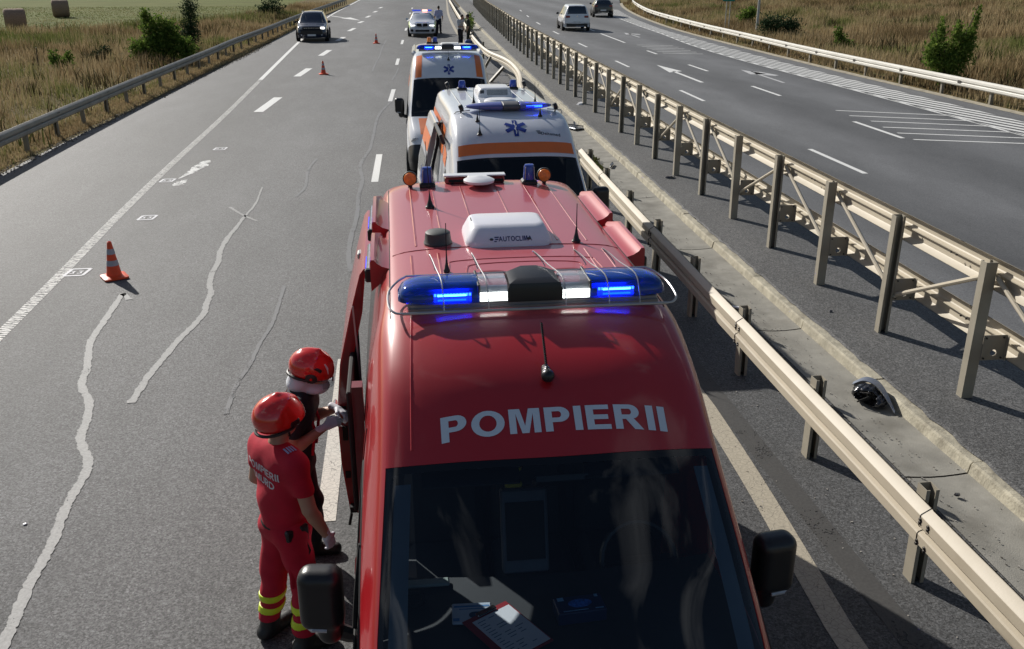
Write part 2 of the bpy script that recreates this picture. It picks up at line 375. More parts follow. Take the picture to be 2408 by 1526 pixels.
def dice(vs, fs, step=.03):
    bm = bmesh.new(); V = [bm.verts.new((v[0], v[1], 0)) for v in vs]
    for f in fs:
        try: bm.faces.new([V[i] for i in f])
        except ValueError: pass
    xs = [v[0] for v in vs]; ys = [v[1] for v in vs]
    for lo, hi, n in ((min(xs), max(xs), (1, 0, 0)), (min(ys), max(ys), (0, 1, 0))):
        t = lo + step
        while t < hi: bmesh.ops.bisect_plane(bm, geom=bm.verts[:] + bm.edges[:] + bm.faces[:], plane_co=(t * n[0], t * n[1], 0), plane_no=n); t += step
    bm.verts.index_update(); o = ([v.co.copy() for v in bm.verts], [[v.index for v in f.verts] for f in bm.faces]); bm.free(); return o
def drape(vs, fs, bvh, origin, ax, ay, dr, off=.004, thick=0.):
    """flat (x,y) shapes laid out along ax, ay from origin, thrown along dr on to a surface"""
    ax, ay, dr = Vector(ax), Vector(ay), Vector(dr).normalized(); out = []
    for v in vs:
        p = Vector(origin) + ax * v[0] + ay * v[1]; hit = bvh.ray_cast(p - dr * 1.5, dr, 4)
        out.append((hit[0] + hit[1] * off * (1 if hit[1].dot(dr) < 0 else -1)) if hit[0] else p)
    return out, fs
def pline(pts):
    """smooth x(y) through measured points, straight beyond them"""
    ys = np.array([p[1] for p in pts], float); xs = np.array([p[0] for p in pts], float)
    m = np.gradient(xs, ys); m[0] = (xs[1] - xs[0]) / (ys[1] - ys[0]); m[-1] = (xs[-1] - xs[-2]) / (ys[-1] - ys[-2])
    def f(y):
        if y <= ys[0]: return xs[0] + (0 if y < ys[0] else 0)
        if y >= ys[-1]: return float(xs[-1] + m[-1] * (y - ys[-1]))
        i = int(np.searchsorted(ys, y)) - 1; h = ys[i + 1] - ys[i]; t = (y - ys[i]) / h
        return float((2*t**3-3*t*t+1)*xs[i] + (t**3-2*t*t+t)*h*m[i] + (-2*t**3+3*t*t)*xs[i+1] + (t**3-t*t)*h*m[i+1])
    return f
def strip(xa, xb, y0, y1, z, step=2., za=None):
    """sheet between two x(y) lines"""
    n = max(1, int(round((y1 - y0) / step))); b = MB(); z2 = z if za is None else za
    fa = xa if callable(xa) else (lambda y: xa); fb = xb if callable(xb) else (lambda y: xb)
    b.grid(lambda u, v: ((1 - v) * fa(y0 + u * (y1 - y0)) + v * fb(y0 + u * (y1 - y0)), y0 + u * (y1 - y0), (1 - v) * z + v * z2), n, 1)
    return b
def ribbon(b, pts, w, z):
    """painted ribbon along ground points; w number or list"""
    P = [Vector((p[0], p[1], 0)) for p in pts]; L = []
    for i, p in enumerate(P):
        t = (P[min(i + 1, len(P) - 1)] - P[max(i - 1, 0)]).normalized(); nn = Vector((-t.y, t.x, 0)); ww = w[i] if isinstance(w, (list, tuple)) else w
        L += [p + nn * ww / 2 + Vector((0, 0, z)), p - nn * ww / 2 + Vector((0, 0, z))]
    b.add(L, [(2*i, 2*i+1, 2*i+3, 2*i+2) for i in range(len(P) - 1)])
    return b
# ------------------------------------------------------------------ ground
KB = pline([(5.05, 6), (5.05, 10), (5.11, 14.5), (5.28, 21.7), (5.45, 31), (5.68, 40), (6.2, 57.6), (6.75, 75), (7.6, 100), (8.7, 130)])
CE = pline([(4.41, 5), (4.45, 8), (4.46, 12), (4.5, 19), (4.56, 24), (4.72, 32), (4.92, 40), (5.4, 55), (6.0, 75), (6.9, 100), (8.1, 130)])
LE = pline([(-8.85, 12), (-8.72, 20), (-8.57, 25.3), (-8.35, 30), (-8.1, 34.6), (-7.85, 41.5), (-7.37, 51), (-6.89, 68.5), (-5.9, 90), (-4.2, 130)])
RK = pline([(19.25, 20), (19.31, 27.6), (19.33, 32), (19.38, 40), (19.6, 48), (19.9, 56.5), (20.5, 68), (21.5, 78), (23.2, 91), (26.5, 110), (31, 130)])
YN, YF = -8, 190
asph = M_asphalt('asphalt_left', (.062, .0625, .063), (.112, .113, .115), track=1.37, period=7.8)
asph2 = M_asphalt('asphalt_right', (.085, .086, .089), (.115, .117, .12), track=.6, grain=.45)
asph3 = M_asphalt('asphalt_median', (.08, .08, .08), (.108, .107, .106), grain=1.)
conc = mat('concrete_channel', (.25, .24, .21), .9, var=.2, scale=3, bump=.4, bscale=90, dirt=(.10, .09, .07), dscale=1.6, damt=.55)
kerbm = mat('kerb_concrete', (.38, .35, .27), .9, var=.25, scale=7, bump=.8, bscale=40, dirt=(.13, .11, .08), dscale=5, damt=.7)
soil = mat('field_soil', (.16, .125, .06), .95, spec=.05, var=.4, scale=.35, bump=.5, bscale=12, dirt=(.07, .085, .025), dscale=.25, damt=.8)
mown = mat('mown_field', (.125, .14, .045), .95, spec=.05, var=.35, scale=.5, bump=.4, bscale=9, dirt=(.22, .18, .08), dscale=.3, damt=.5, stretch=(.4, 2.2, 1))
b = MB(); b.add([(-420, -60, -.12), (420, -60, -.12), (420, 900, -.12), (-420, 900, -.12)], [(0, 1, 2, 3)])
ground = tag(b.build('ground', soil), kind='structure')
ML = pline([(-40, 60), (-28, 69), (-20, 75.5), (-15.5, 84), (-12, 95), (-9, 130)])
b = strip(lambda y: -200, ML, 60, 240, -.02, 6); tag(b.build('field', mown), kind='structure')
b = strip(lambda y: LE(y) - 34, lambda y: LE(y) + .02, YN, YF, -.05, 2, za=-.012); tag(b.build('left_verge', soil), kind='structure')
b = strip(lambda y: RK(y) + .3, lambda y: RK(y) + 60, YN, YF, -.01, 2, za=2.2); tag(b.build('right_slope', soil), kind='structure')
roadL = tag(strip(LE, CE, YN, YF, 0, 1).build('left_carriageway', asph), kind='structure')
roadR = tag(strip(lambda y: KB(y) + 1.9, RK, YN, YF, 0, 1).build('right_carriageway', asph2), kind='structure')
# gutter of concrete slabs, each about 6 m, with joints
gut = empty('concrete_gutter'); gut['kind'] = 'structure'
b = strip(lambda y: CE(y) - .02, lambda y: KB(y) + .1, YN, YF, -.03, 2); b.build('gutter_base', mat('joint_dark', (.03, .028, .025), .95), gut)
ys = [-2.2] + [3.2 + 3.65 * i for i in range(30)]
for a, c in zip(ys[:-1], ys[1:]):
    b = MB(); n = 6
    def gp(u, v, a=a, c=c): 
        y = a + .012 + u * (c - a - .024); x = CE(y) + v * (KB(y) - CE(y)); return (x, y, .006 - .02 * math.sin(math.pi * min(1, v)) + random.uniform(0, .001))
    b.grid(gp, n, 5); b.build('gutter_slab', conc, gut)
    # edging stones of the kerb over the same length
    for q in range(2):
        y0 = a + (c - a) * q / 2 + .008; y1 = a + (c - a) * (q + 1) / 2 - .008; dz = random.uniform(-.006, .006); dx = random.uniform(-.008, .008)
        k = MB(); vs = []
        for (y) in (y0, y1):
            x = KB(y) + dx; vs += [(x - .03, y, -.03), (x - .005, y, .098 + dz), (x + .012, y, .116 + dz), (x + .12, y, .118 + dz), (x + .14, y, -.03)]
        k.add(vs, [(i, i + 1, i + 6, i + 5) for i in range(4)] + [(0, 1, 2, 3, 4), (9, 8, 7, 6, 5)])
        k.build('kerb_stone', kerbm, gut)
# median asphalt behind the kerb, ragged edge over the stones
b = MB(); n = 700; vs = []
for i in range(n + 1):
    y = YN + (120 - YN) * i / n; e = random.uniform(-.02, .03) * (1 if y < 40 else .2)
    vs += [(KB(y) + .095 + e, y, .122), (KB(y) + .13 + e, y, .134), (KB(y) + 1.5, y, .13), (KB(y) + 2.3, y, -.002 - .002)]
b.add(vs, [(4*i+j, 4*i+j+1, 4*i+j+5, 4*i+j+4) for i in range(n) for j in range(3)]); median = tag(b.build('median_strip', asph3), kind='structure')
b = strip(lambda y: KB(y) + .09, lambda y: KB(y) + 2.2, 119, YF, .128, 2, za=0); b.build('median_strip', asph3, median)
# dark gritty seam between road and gutter
b = MB()
for i in range(2600):
    y = random.uniform(4, 45); x = CE(y) + random.gauss(-.05, .045); s = random.uniform(.004, .012)
    b.box((x, y, s * .3), (s, s * 1.3, s * .7), random.random() * 3)
tag(b.build('grit', mat('grit', (.10, .09, .075), .95, var=.5, scale=20)), kind='stuff')
b = MB()
for i in range(2600):
    y = random.uniform(13, 60); x = LE(y) + random.gauss(.02, .09); s = random.uniform(.008, .03)
    b.box((x, y, s * .3), (s, s * 1.3, s * .7), random.random() * 3)
tag(b.build('gravel', mat('verge_gravel', (.15, .125, .095), .95, var=.5, scale=20)), kind='stuff')
b = strip(lambda y: RK(y) - .02, lambda y: RK(y) + .32, 12, 120, .006, 2, za=.02); tag(b.build('right_road_edge', mat('edge_sand', (.36, .32, .24), .95, var=.3, scale=4, bump=.4, bscale=30, dirt=(.12, .1, .07), dscale=2.5), None), kind='structure')
# low asphalt skid darkening on hard strip beside the rail (tyre marks)
skid = M_paint('tyre_rubber', (.062, .06, .057), .3, thr=.6, patch=1.)
b = MB(); ribbon(b, [(3.34 + .03 * math.sin(y * .5), y) for y in np.linspace(2.5, 12, 20)], .2, .0045); b.build('tyre_mark', skid, roadL)
def catm(pts, n=5):
    P = [np.array(p, float) for p in pts]; P = [2 * P[0] - P[1]] + P + [2 * P[-1] - P[-2]]; o = []
    for i in range(1, len(P) - 2):
        for k in range(n):
            t = k / n; o.append(.5 * (2 * P[i] + (P[i+1] - P[i-1]) * t + (2*P[i-1] - 5*P[i] + 4*P[i+1] - P[i+2]) * t*t + (3*P[i] - P[i-1] - 3*P[i+1] + P[i+2]) * t**3))
    o.append(P[-2]); return [tuple(map(float, q)) for q in o]
# ------------------------------------------------------------------ markings (thin paint sheets, children of the roads)
PW = M_paint('paint_white', (.70, .70, .68), .15, thr=.78)
PWc = M_paint('paint_cracked', (.62, .59, .52), .15, cracks=True, thr=.7)
PWe = M_paint('paint_edge_line', (.42, .375, .29), .2, cracks=True, thr=.66)
PWr = M_paint('paint_ribbed', (.66, .65, .62), .2, ribs=True, thr=.62, patch=5)
PWb = M_paint('paint_broken', (.66, .66, .64), .15, thr=.53, patch=5)
PG = M_paint('paint_pale', (.5, .5, .5), .2, thr=.66)
Z = .004
def dash(x0, y0, x1, y1, w, m, parent, name='lane_dash', seg=3):
    b = MB(); ribbon(b, [(x0 + (x1 - x0) * i / seg, y0 + (y1 - y0) * i / seg) for i in range(seg + 1)], w, Z); return b.build(name, m, parent, fix=False)
dash(-.70, 6.78, -.68, 10.24, .165, PWc, roadL, seg=12)
for x0, y0, x1, y1 in [(-.44, 19.9, -.36, 23.05), (-.06, 32.67, .09, 36.0), (.3, 45.3, .42, 48.5), (.73, 57.75, .86, 61.1), (1.2, 70.3, 1.33, 73.3), (1.65, 82.6, 1.78, 85.7), (2.1, 95, 2.2, 98), (2.6, 107, 2.75, 110)]:
    dash(x0, y0, x1, y1, .15, PW, roadL)
dash(-.68, -5, -.7, -2, .165, PWc, roadL)
for pts, ws in (([(-4.62, 20.0 + .02), (-4.6, 20.1), (-4.55, 20.18), (-4.57, 20.3), (-4.5, 20.42), (-4.5, 20.55), (-4.44, 20.62)], [.02, .16, .26, .3, .2, .12, .02]),
                ([(-4.66, 20.75), (-4.6, 21.0), (-4.56, 21.25), (-4.52, 21.4), (-4.5, 21.6), (-4.48, 21.85), (-4.46, 22.0), (-4.42, 22.2), (-4.43, 22.4), (-4.4, 22.6), (-4.36, 22.78)], [.02, .1, .18, .26, .22, .3, .27, .32, .22, .28, .06])):
    b = MB(); ribbon(b, catm(pts, 3)[:(len(pts) - 1) * 3 + 1], [float(np.interp(i / 3, range(len(ws)), ws)) * random.uniform(.55, 1.15) for i in range((len(pts) - 1) * 3 + 1)], Z); b.build('lane_dash', PWb, roadL, fix=False)
for x0, y0, x1, y1 in [(-4.2, 30.7, -3.95, 34.2), (-3.88, 40.9, -3.63, 44.2), (-3.52, 50.6, -3.27, 54.1), (-3.18, 60.9, -2.9, 64.2), (-2.8, 70.2, -2.5, 73.6), (-2.38, 80.3, -2.1, 82.8), (-1.93, 89.1, -1.65, 92.2), (-1.4, 99, -1.1, 102), (-.9, 109, -.6, 112)]:
    dash(x0, y0, x1, y1, .3, PW, roadL)
SL = pline([(-4.95, 8), (-5.02, 14), (-5.1, 17.3), (-5.14, 21), (-5.14, 30), (-5.22, 38), (-5.42, 58), (-5.5, 75), (-5.35, 92), (-4.4, 118)])
b = MB(); ribbon(b, [(SL(y), y) for y in np.arange(-4, 40, .6)], .17, Z); b.build('edge_line', PWr, roadL, fix=False)
b = MB(); ribbon(b, [(SL(y), y) for y in np.arange(39.5, 150, 1)], .17, Z); b.build('edge_line', PW, roadL, fix=False)
SRL = pline([(2.92, 4.9), (3.06, 7.1), (3.13, 9), (3.2, 14), (3.35, 22), (3.7, 36), (4.5, 60), (4.72, 68), (5.6, 91), (7.2, 120)])
b = MB(); ribbon(b, [(SRL(y), y) for y in np.arange(-4, 150, .5)], .2, Z); b.build('edge_line', PWe, roadL, fix=False)
# right carriageway
R0 = pline([(10.34, 15), (10.37, 21), (10.61, 33), (10.85, 44.4), (11.2, 55.6), (11.48, 66.2), (12.1, 80), (13.6, 100)])
for y in (7.6, 19.4, 31.4, 43, 54.3, 65.2, 76.5, 88, 99.5): dash(R0(y), y, R0(y + 3), y + 3, .13, PW, roadR)
R1 = pline([(13.5, 15), (13.54, 25), (13.73, 34), (13.82, 42), (13.9, 50), (14.2, 61), (14.8, 74), (15.8, 90), (17.5, 110)])
for y0, y1 in ((14.6, 17.6), (23.6, 26.5), (32.4, 35.3), (40.8, 43.7), (49.4, 51.5), (57.2, 65.4), (68, 76), (79, 87)): dash(R1(y0), y0, R1(y1), y1, .14, PW, roadR)
SR = pline([(16.95, 15), (17.02, 27), (17.08, 38), (17.1, 46), (17.5, 55), (18.3, 63), (19.3, 75), (20.6, 88), (23, 108), (28, 130)])
b = MB(); ribbon(b, [(SR(y), y) for y in np.arange(10, 128, 1)], .13, Z); b.build('edge_line', PW, roadR, fix=False)
dd = Vector((1.31, -6.06, 0)).normalized()
k = 0; y = 12.
while y < 108:
    x = SR(y); L = 0
    while L < 9 and x + dd.x * L < RK(y + dd.y * L) - .8: L += .1
    if L > .4:
        b = MB(); a = Vector((x, y)); e = a + dd.xy * L; ww = .92
        b.add([(a.x, a.y + ww / 2, Z), (a.x, a.y - ww / 2, Z), (e.x, e.y - ww / 2, Z), (e.x, e.y + ww / 2, Z)], [(0, 1, 2, 3)]); b.build('chevron_stripe', PW, roadR, fix=False)
    y += 1.72
for (xa, ya, xb, yb) in [(14.04, 28.72, 16.95, 27.3), (13.96, 27.6, 16.95, 26.25), (14.1, 26.5, 16.95, 25.2), (13.9, 25.4, 16.95, 24.15), (13.8, 24.4, 16.9, 23.15), (13.7, 23.37, 16.9, 22.2)] + [(14.35, 55.4 - 1.1 * i, 16.3, 54.6 - 1.1 * i) for i in range(6)]:
    b = MB(); b.add([(xa, ya + .06, Z + .001), (xa, ya - .06, Z + .001), (xb, yb - .06, Z + .001), (xb, yb + .06, Z + .001)], [(0, 1, 2, 3)]); b.build('rumble_strip', PW, roadR, fix=False)
def arrow(pts_tail, tip, base_l, base_r, w, m, parent, extra=None):
    b = MB(); ribbon(b, pts_tail, w, Z); b.add([(*tip, Z), (*base_l, Z), (*base_r, Z)], [(0, 1, 2)])
    if extra: b.add([(*p, Z) for p in extra], [tuple(range(len(extra)))])
    return b.build('arrow_marking', m, parent, fix=False)
arrow([(12.23, 36.7), (12.3, 40.9)], (12.33, 43.8), (12.0, 40.5), (12.68, 40.9), .16, PW, roadR)
arrow([(15.4, 36.2), (15.55, 39.7)], (15.45, 41.2), (15.2, 39.3), (15.95, 39.3), .13, PG, roadR, [(15.55, 39.2), (16.0, 38.6), (16.25, 38.8), (15.95, 40.3), (15.6, 40.4)])
arrow([(16.1, 61.5), (16.2, 64.5)], (16.15, 66), (15.85, 64.2), (16.55, 64.4), .13, PG, roadR, [(16.2, 64.4), (16.7, 63.9), (16.9, 64.3), (16.5, 65.3), (16.2, 65.2)])
arrow([(-5.3, 92.6), (-3.9, 88.8)], (-2.35, 84.2), (-4.15, 88.0), (-3.35, 89.3), .28, PW, roadL)
# sealed cracks and chalked survey boxes
CS = M_paint('crack_sealer', (.33, .33, .32), .3, thr=.68, patch=3)
CS2 = M_paint('crack_sealer_faint', (.155, .158, .163), .2, thr=.60, patch=2)
def cs(pts, w, m):
    P = catm(pts, 12); n = len(P); W = w if isinstance(w, list) else [w]
    W = [float(np.interp(i / (n - 1), np.linspace(0, 1, len(W)), W)) * (1 + .16 * math.sin(i * .9) * math.sin(i * .37 + 1) + random.uniform(-.14, .14)) for i in range(n)]
    P = [(x + random.gauss(0, .0035), y) for x, y in P]; return ribbon(MB(), P, W, Z + .001).build('sealed_crack', m, roadL, fix=False)
cs([(-3.87, 13.01), (-3.86, 12.61), (-3.83, 11.9), (-3.8, 11.23), (-3.7, 10.74), (-3.59, 10.29), (-3.55, 9.98), (-3.48, 9.75), (-3.32, 9.41), (-3.22, 9.0), (-3.19, 8.76), (-3.16, 8.57), (-3.09, 8.39), (-2.95, 8.08), (-2.91, 7.84), (-2.91, 7.51), (-2.9, 7.2), (-2.85, 6.78), (-2.84, 6.49), (-2.84, 6.25), (-2.82, 5.97), (-2.8, 5.77), (-2.78, 5.47), (-2.75, 4.5), (-2.8, 3)], .085, CS)
cs([(-3.87, 13.0), (-3.72, 12.72)], .08, CS)
cs([(-2.76, 19.69), (-2.71, 18.19), (-2.78, 17.2), (-2.82, 16.45), (-2.86, 15.76), (-2.86, 15.0), (-2.79, 14.4), (-2.79, 13.86), (-2.73, 13.24), (-2.65, 12.89), (-2.63, 12.41), (-2.6, 12.02), (-2.66, 11.52), (-2.74, 11.09), (-2.78, 10.69), (-2.82, 10.31), (-2.85, 10.01), (-2.86, 9.67), (-2.87, 9.32)], [.03 + .055 * min(1, i / 20) for i in range(91)], CS)
cs([(-3.17, 18.0), (-2.79, 17.27), (-2.51, 16.86)], .05, CS)
cs([(-1.66, 13.07), (-1.65, 12.2), (-1.66, 11.55), (-1.73, 10.83), (-1.77, 10.18), (-1.83, 9.71), (-1.84, 9.33), (-1.84, 8.92)], .05, CS2)
cs([(-1.84, 22.69), (-1.94, 21.34), (-1.88, 19.99), (-1.88, 19.38), (-1.99, 18.71)], .06, CS2)
cs([(-.05, 32.5), (-.37, 30.06), (-.48, 28.34), (-.54, 25.72), (-.6, 23.82), (-.77, 22.18), (-.77, 21.19), (-.7, 20.06), (-.75, 18.66), (-.73, 17.26), (-.79, 15.5), (-.79, 14.5), (-.73, 13.6)], .08, CS2)
cs([(-.18, 60.88), (-.4, 55.36), (-.51, 50.48), (-.7, 45.56), (-.78, 42.52)], .07, CS2)
cs([(.37, 43.85), (.21, 41.19), (.05, 39.12)], .06, CS2)
chalk = M_paint('chalk_white', (.68, .68, .70), .2, thr=.66)
for (x, y, s) in [(-4.82, 14.1, .27), (-4.55, 17.36, .25), (-4.36, 24.3, .26), (-4.87, 20.6, .24)]:
    b = MB(); w = .05; hy = s * 1.25
    q = [(x - s/2, y - hy/2), (x + s/2, y - hy/2), (x + s/2 + .03, y + hy/2), (x - s/2 + .03, y + hy/2), (x - s/2, y - hy/2)]
    ribbon(b, q[:2], w, Z + .001); ribbon(b, q[1:3], w, Z + .0015); ribbon(b, q[2:4], w, Z + .001); ribbon(b, q[3:5], w, Z + .0015)
    for o in (-.055, .055):      # scrawled strokes inside
        ribbon(b, [(x + o - .03, y + .05), (x + o + .03, y + .05), (x + o + .01, y), (x + o + .03, y - .06), (x + o - .03, y - .06)], .03, Z + .002)
    b.build('chalk_box', chalk, roadL, fix=False)

# ------------------------------------------------------------------ guardrails
beige = mat('rail_beige', (.47, .415, .32), .55, var=.06, scale=2, dirt=(.3, .25, .17), dscale=1.2, damt=.35, bump=.05)
beige2 = mat('rail_post', (.31, .28, .22), .6, var=.1, scale=3, dirt=(.16, .14, .1), dscale=2)
greyr = mat('rail_grey', (.33, .31, .265), .55, metal=.2, var=.12, scale=2, dirt=(.2, .18, .14), dscale=1.5)
greyp = mat('post_grey', (.22, .2, .16), .6, metal=.2, var=.15, scale=2)
whiter = mat('rail_pale', (.62, .6, .54), .5, var=.08, scale=2, dirt=(.35, .32, .27), dscale=1)
boltm = mat('bolt', (.06, .055, .05), .5, metal=.6)
WP = [(.004, -.157), (.012, -.157), (.074, -.118), (.082, -.108), (.084, -.035), (.076, -.022), (.036, -.006), (.036, .006), (.076, .022), (.084, .035), (.082, .108), (.074, .118), (.012, .157), (.004, .157)]
def beam(pts, side, name, m, parent, th=.006, twist=None):
    """W-beam along 3-D points (centre of the beam's back); its waves face to side (+1: +x)"""
    P = [Vector(p) for p in pts]; sec = WP + [(d - th, z) for d, z in reversed(WP)]; n = len(sec); b = MB(); vs = []
    for i, p in enumerate(P):
        t = (P[min(i + 1, len(P) - 1)] - P[max(i - 1, 0)]).normalized(); o = Vector((t.y, -t.x, 0)).normalized() * side; up = Vector((0, 0, 1))
        if twist:
            q = Matrix.Rotation(twist[i] * side, 3, t); o = q @ o; up = q @ up
        vs += [p + o * d + up * z for d, z in sec]
    b.add(vs, [(i * n + k, i * n + (k + 1) % n, (i + 1) * n + (k + 1) % n, (i + 1) * n + k) for i in range(len(P) - 1) for k in range(n)] + [tuple(range(n)), tuple(range((len(P) - 1) * n, len(P) * n))])
    return b.build(name, m, parent, smooth=True, ang=24)
def chan_mesh(h, w, d, t, open_dir):
    """C-profile post, web on one side, open to open_dir along y"""
    b = MB(); s = open_dir
    b.box((0, -s * (d / 2 - t / 2), h / 2), (w, t, h)); b.box((-w / 2 + t / 2, t * s / 2, h / 2), (t, d - t, h)); b.box((w / 2 - t / 2, t * s / 2, h / 2), (t, d - t, h))
    b.box((-w / 2 + t + .011, s * (d / 2 - t / 2), h / 2), (.02, t, h)); b.box((w / 2 - t - .011, s * (d / 2 - t / 2), h / 2), (.02, t, h))
    return b
def bolts(parent, pts, dirv, r=.014, name='bolt'):
    b = MB(); q = Vector(dirv).to_track_quat('Z', 'Y').to_matrix()
    for p in pts: b.lathe(p, [(r, -.003), (r, .008), (r * .6, .014)], 7, M=q)
    return tag(b.build(name, boltm, parent), kind='stuff')
# tall double guardrail of the median
TB = pline([(5.66, 4.4), (5.76, 8.13), (5.84, 11.8), (5.9, 15.4), (5.95, 19), (6.03, 22.5), (6.1, 26.1), (6.21, 31.3), (6.32, 34.7), (6.46, 39.2), (6.6, 44.5), (6.8, 50.3), (6.93, 54), (7.5, 67), (8.2, 83), (9.1, 100), (10.2, 120)])
tall = empty('tall_guardrail', (TB(8.1), 8.1, .13), 0, 'tall beige double guardrail on the median with cross braces between its posts', 'guardrail')
inv_t = Matrix.Translation((-TB(8.1), -8.1, -.13))
def adopt(o, par): o.matrix_parent_inverse = Matrix.Translation(-par.location) if par.rotation_euler.z == 0 else par.matrix_world.inverted(); return o
pa = chan_mesh(1.46, .12, .10, .008, -1).me('post', beige2); pb = chan_mesh(1.46, .12, .10, .008, 1).me('post', beige2)
pl = MB(); sq = [(.06, 0), (.06, -.135), (.185, -.135), (.31, -.135), (.31, 0), (.31, .135), (.185, .135), (.06, .135)]; ci = [(.185 + .036 * math.cos(R(180 + 45 * k)), -.055 + .036 * math.sin(R(180 + 45 * k))) for k in range(8)]
for yy in (-.004, .004): pl.add([(p, yy, q_) for p, q_ in sq + ci], [(k, (k + 1) % 8, 8 + (k + 1) % 8, 8 + k) for k in range(8)])
pl.add([(p, yy, q_) for yy in (-.004, .004) for p, q_ in ci], [(k, (k + 1) % 8, 8 + (k + 1) % 8, 8 + k) for k in range(8)]); pl.add([(p, yy, q_) for yy in (-.004, .004) for p, q_ in sq], [(k, (k + 1) % 8, 8 + (k + 1) % 8, 8 + k) for k in range(8)]); pl.box((.305, -.02, 0), (.008, .04, .27)); plm = pl.me('spacer_plate', beige2)
PY = [8.13 + 1.842 * i for i in range(-4, 58)]
for i, y in enumerate(PY):
    kk = i - 4; ang = -math.atan((TB(y + 1) - TB(y - 1)) / 2); w = random.gauss(0, .006)
    o = link('post', pa if kk % 2 else pb, tall, (TB(y), y, .13), (random.gauss(0, .008), w, ang)); adopt(o, tall)
    if y < 75:
        o = link('spacer_plate', plm, tall, (TB(y) + .0, y - .055, .13 + .56), (0, 0, ang)); adopt(o, tall)
    if y < 30:
        bolts(tall, [(TB(y) + .1 + dx, y - .07, .13 + .56 + dz) for dx, dz in ((-.02, .11), (-.02, -.11), (.17, .11), (.17, -.11))], (0, -1, 0), .01).matrix_parent_inverse = Matrix.Translation(-tall.location)
def diag(ka, kb):
    ya, yb = 8.13 + 1.842 * ka, 8.13 + 1.842 * kb; b = MB()
    a = (TB(ya) + .085, ya + (.06 if yb > ya else -.06), .13 + 1.30); c = (TB(yb) + .085, yb + (-.07 if yb > ya else .07), .13 + .50)
    b.tube([a, c], .026, 8); b.bar((a[0], a[1], a[2] + .03), a, .05, .02); b.bar(c, (c[0] - .03, c[1], c[2] - .03), .05, .02)
    adopt(b.build('brace', beige, tall, smooth=True), tall)
for k in range(-4, 36):
    if k % 3 == 0: diag(k, k + 1)
    elif k % 3 == 1: diag(k + 1, k)
    else: diag(k + 1, k)
seg = 1.842 * 2
y = 8.13 - 4 * 1.842 + .6
while y < 116:
    ysx = [y, y + seg / 2, y + seg + .06]; h2 = 8 if y > 60 else 8
    adopt(beam([(TB(q) + .075, q, .13 + 1.33) for q in ysx], 1, 'upper_rail', beige, tall), tall)
    adopt(beam([(TB(q) + .31, q, .13 + .60) for q in ysx], 1, 'lower_rail', beige, tall), tall)
    if y < 40:
        bb = bolts(tall, [(TB(y) + .075 - .004 - .006, y + d, .13 + 1.33 + z) for d in (.06, .16) for z in (.0,)] + [(TB(y) + .31 - .008, y + d, .6 + .13 + z) for d in (.05, .15) for z in (0,)], (-1, 0, 0), .011); adopt(bb, tall)
    y += seg
# near single guardrail beside the red van, and its torn, bent far length
NB = pline([(3.60, 4), (3.62, 7), (3.66, 10), (3.73, 14), (3.84, 18.3), (3.95, 21)])
near = empty('near_guardrail', (NB(7.3), 7.3, 0), 0, 'beige single guardrail running alongside the red fire van', 'guardrail')
npm = chan_mesh(.80, .10, .12, .007, -1).me('post', beige2)
nsp = MB(); nsp.box((-.02, 0, 0), (.09, .09, .2)); nspm = nsp.me('spacer_block', beige2)
for i in range(-4, 7):
    y = 7.35 + 1.9 * i
    o = link('post', npm, near, (NB(y) + .12, y, 0), (random.gauss(0, .01), random.gauss(0, .012), 0)); adopt(o, near)
    o = link('spacer_block', nspm, near, (NB(y) + .055, y, .62)); adopt(o, near)
y = -2.15 - .4
NJ = []
while y < 18:
    ye = min(y + 3.8, 18.9)
    adopt(beam([(NB(q) + random.gauss(0, .002), q, .62) for q in np.linspace(y, ye + .12, 7)], -1, 'rail', beige, near), near)
    pts = [(NB(y) - d, y + a, .62 + z) for a in (.03, .13) for (d, z) in ((.082, .085), (.082, -.085), (.082, .06), (.082, -.11))]
    adopt(bolts(near, pts, (-1, 0, 0), .014), near)
    b = MB(); b.tube([Vector((NB(y + .14) - d - .003, y + .14, .62 + z)) for d, z in WP], .004, 5); adopt(b.build('lap_joint', boltm, near), near)
    y = ye
b = MB()
for i in range(-3, 6):
    y = 7.35 + 1.9 * i; b.box((NB(y) - .008, y + .05, .62), (.012, .05, .02))
adopt(tag(b.build('slot_bolt', boltm, near), kind='stuff'), near)
bent = empty('bent_guardrail', (4.45, 44, 0), 0, 'torn and bent beige guardrail end swinging out over the gutter behind the ambulances', 'guardrail')
BP = catm([(4.05, 28.6, .28), (4.11, 29.6, .42), (4.3, 31.7, .52), (4.62, 34.4, .58), (4.78, 37.3, .6), (4.75, 40.0, .6), (4.47, 43.1, .6), (4.42, 46.5, .6), (4.52, 51, .6), (4.62, 54.3, .6)], 4)
adopt(beam(BP, -1, 'rail', beige, bent, twist=[max(-.9, -.9 + i * .06) if i < 15 else 0 for i in range(len(BP))]), bent)
FB = pline([(4.62, 54.3), (5.05, 64.3), (5.6, 78.7), (6.3, 95), (7.6, 125)])
adopt(beam([(FB(q), q, .62) for q in np.arange(54.3, 118, 4)], -1, 'rail', beige, bent), bent)
for y in np.arange(48, 118, 4): adopt(link('post', npm, bent, ((FB(y) if y > 54.3 else 4.5) + .12, y, 0)), bent)
for (x, y, t, rz) in [(3.95, 31.5, .9, .3), (4.05, 34.6, 1.1, -.2), (4.2, 37.8, .75, .4), (4.2, 41.2, .5, 0)]:
    adopt(link('leaning_post', npm, bent, (x - .3, y, 0), (.2, t, rz)), bent)
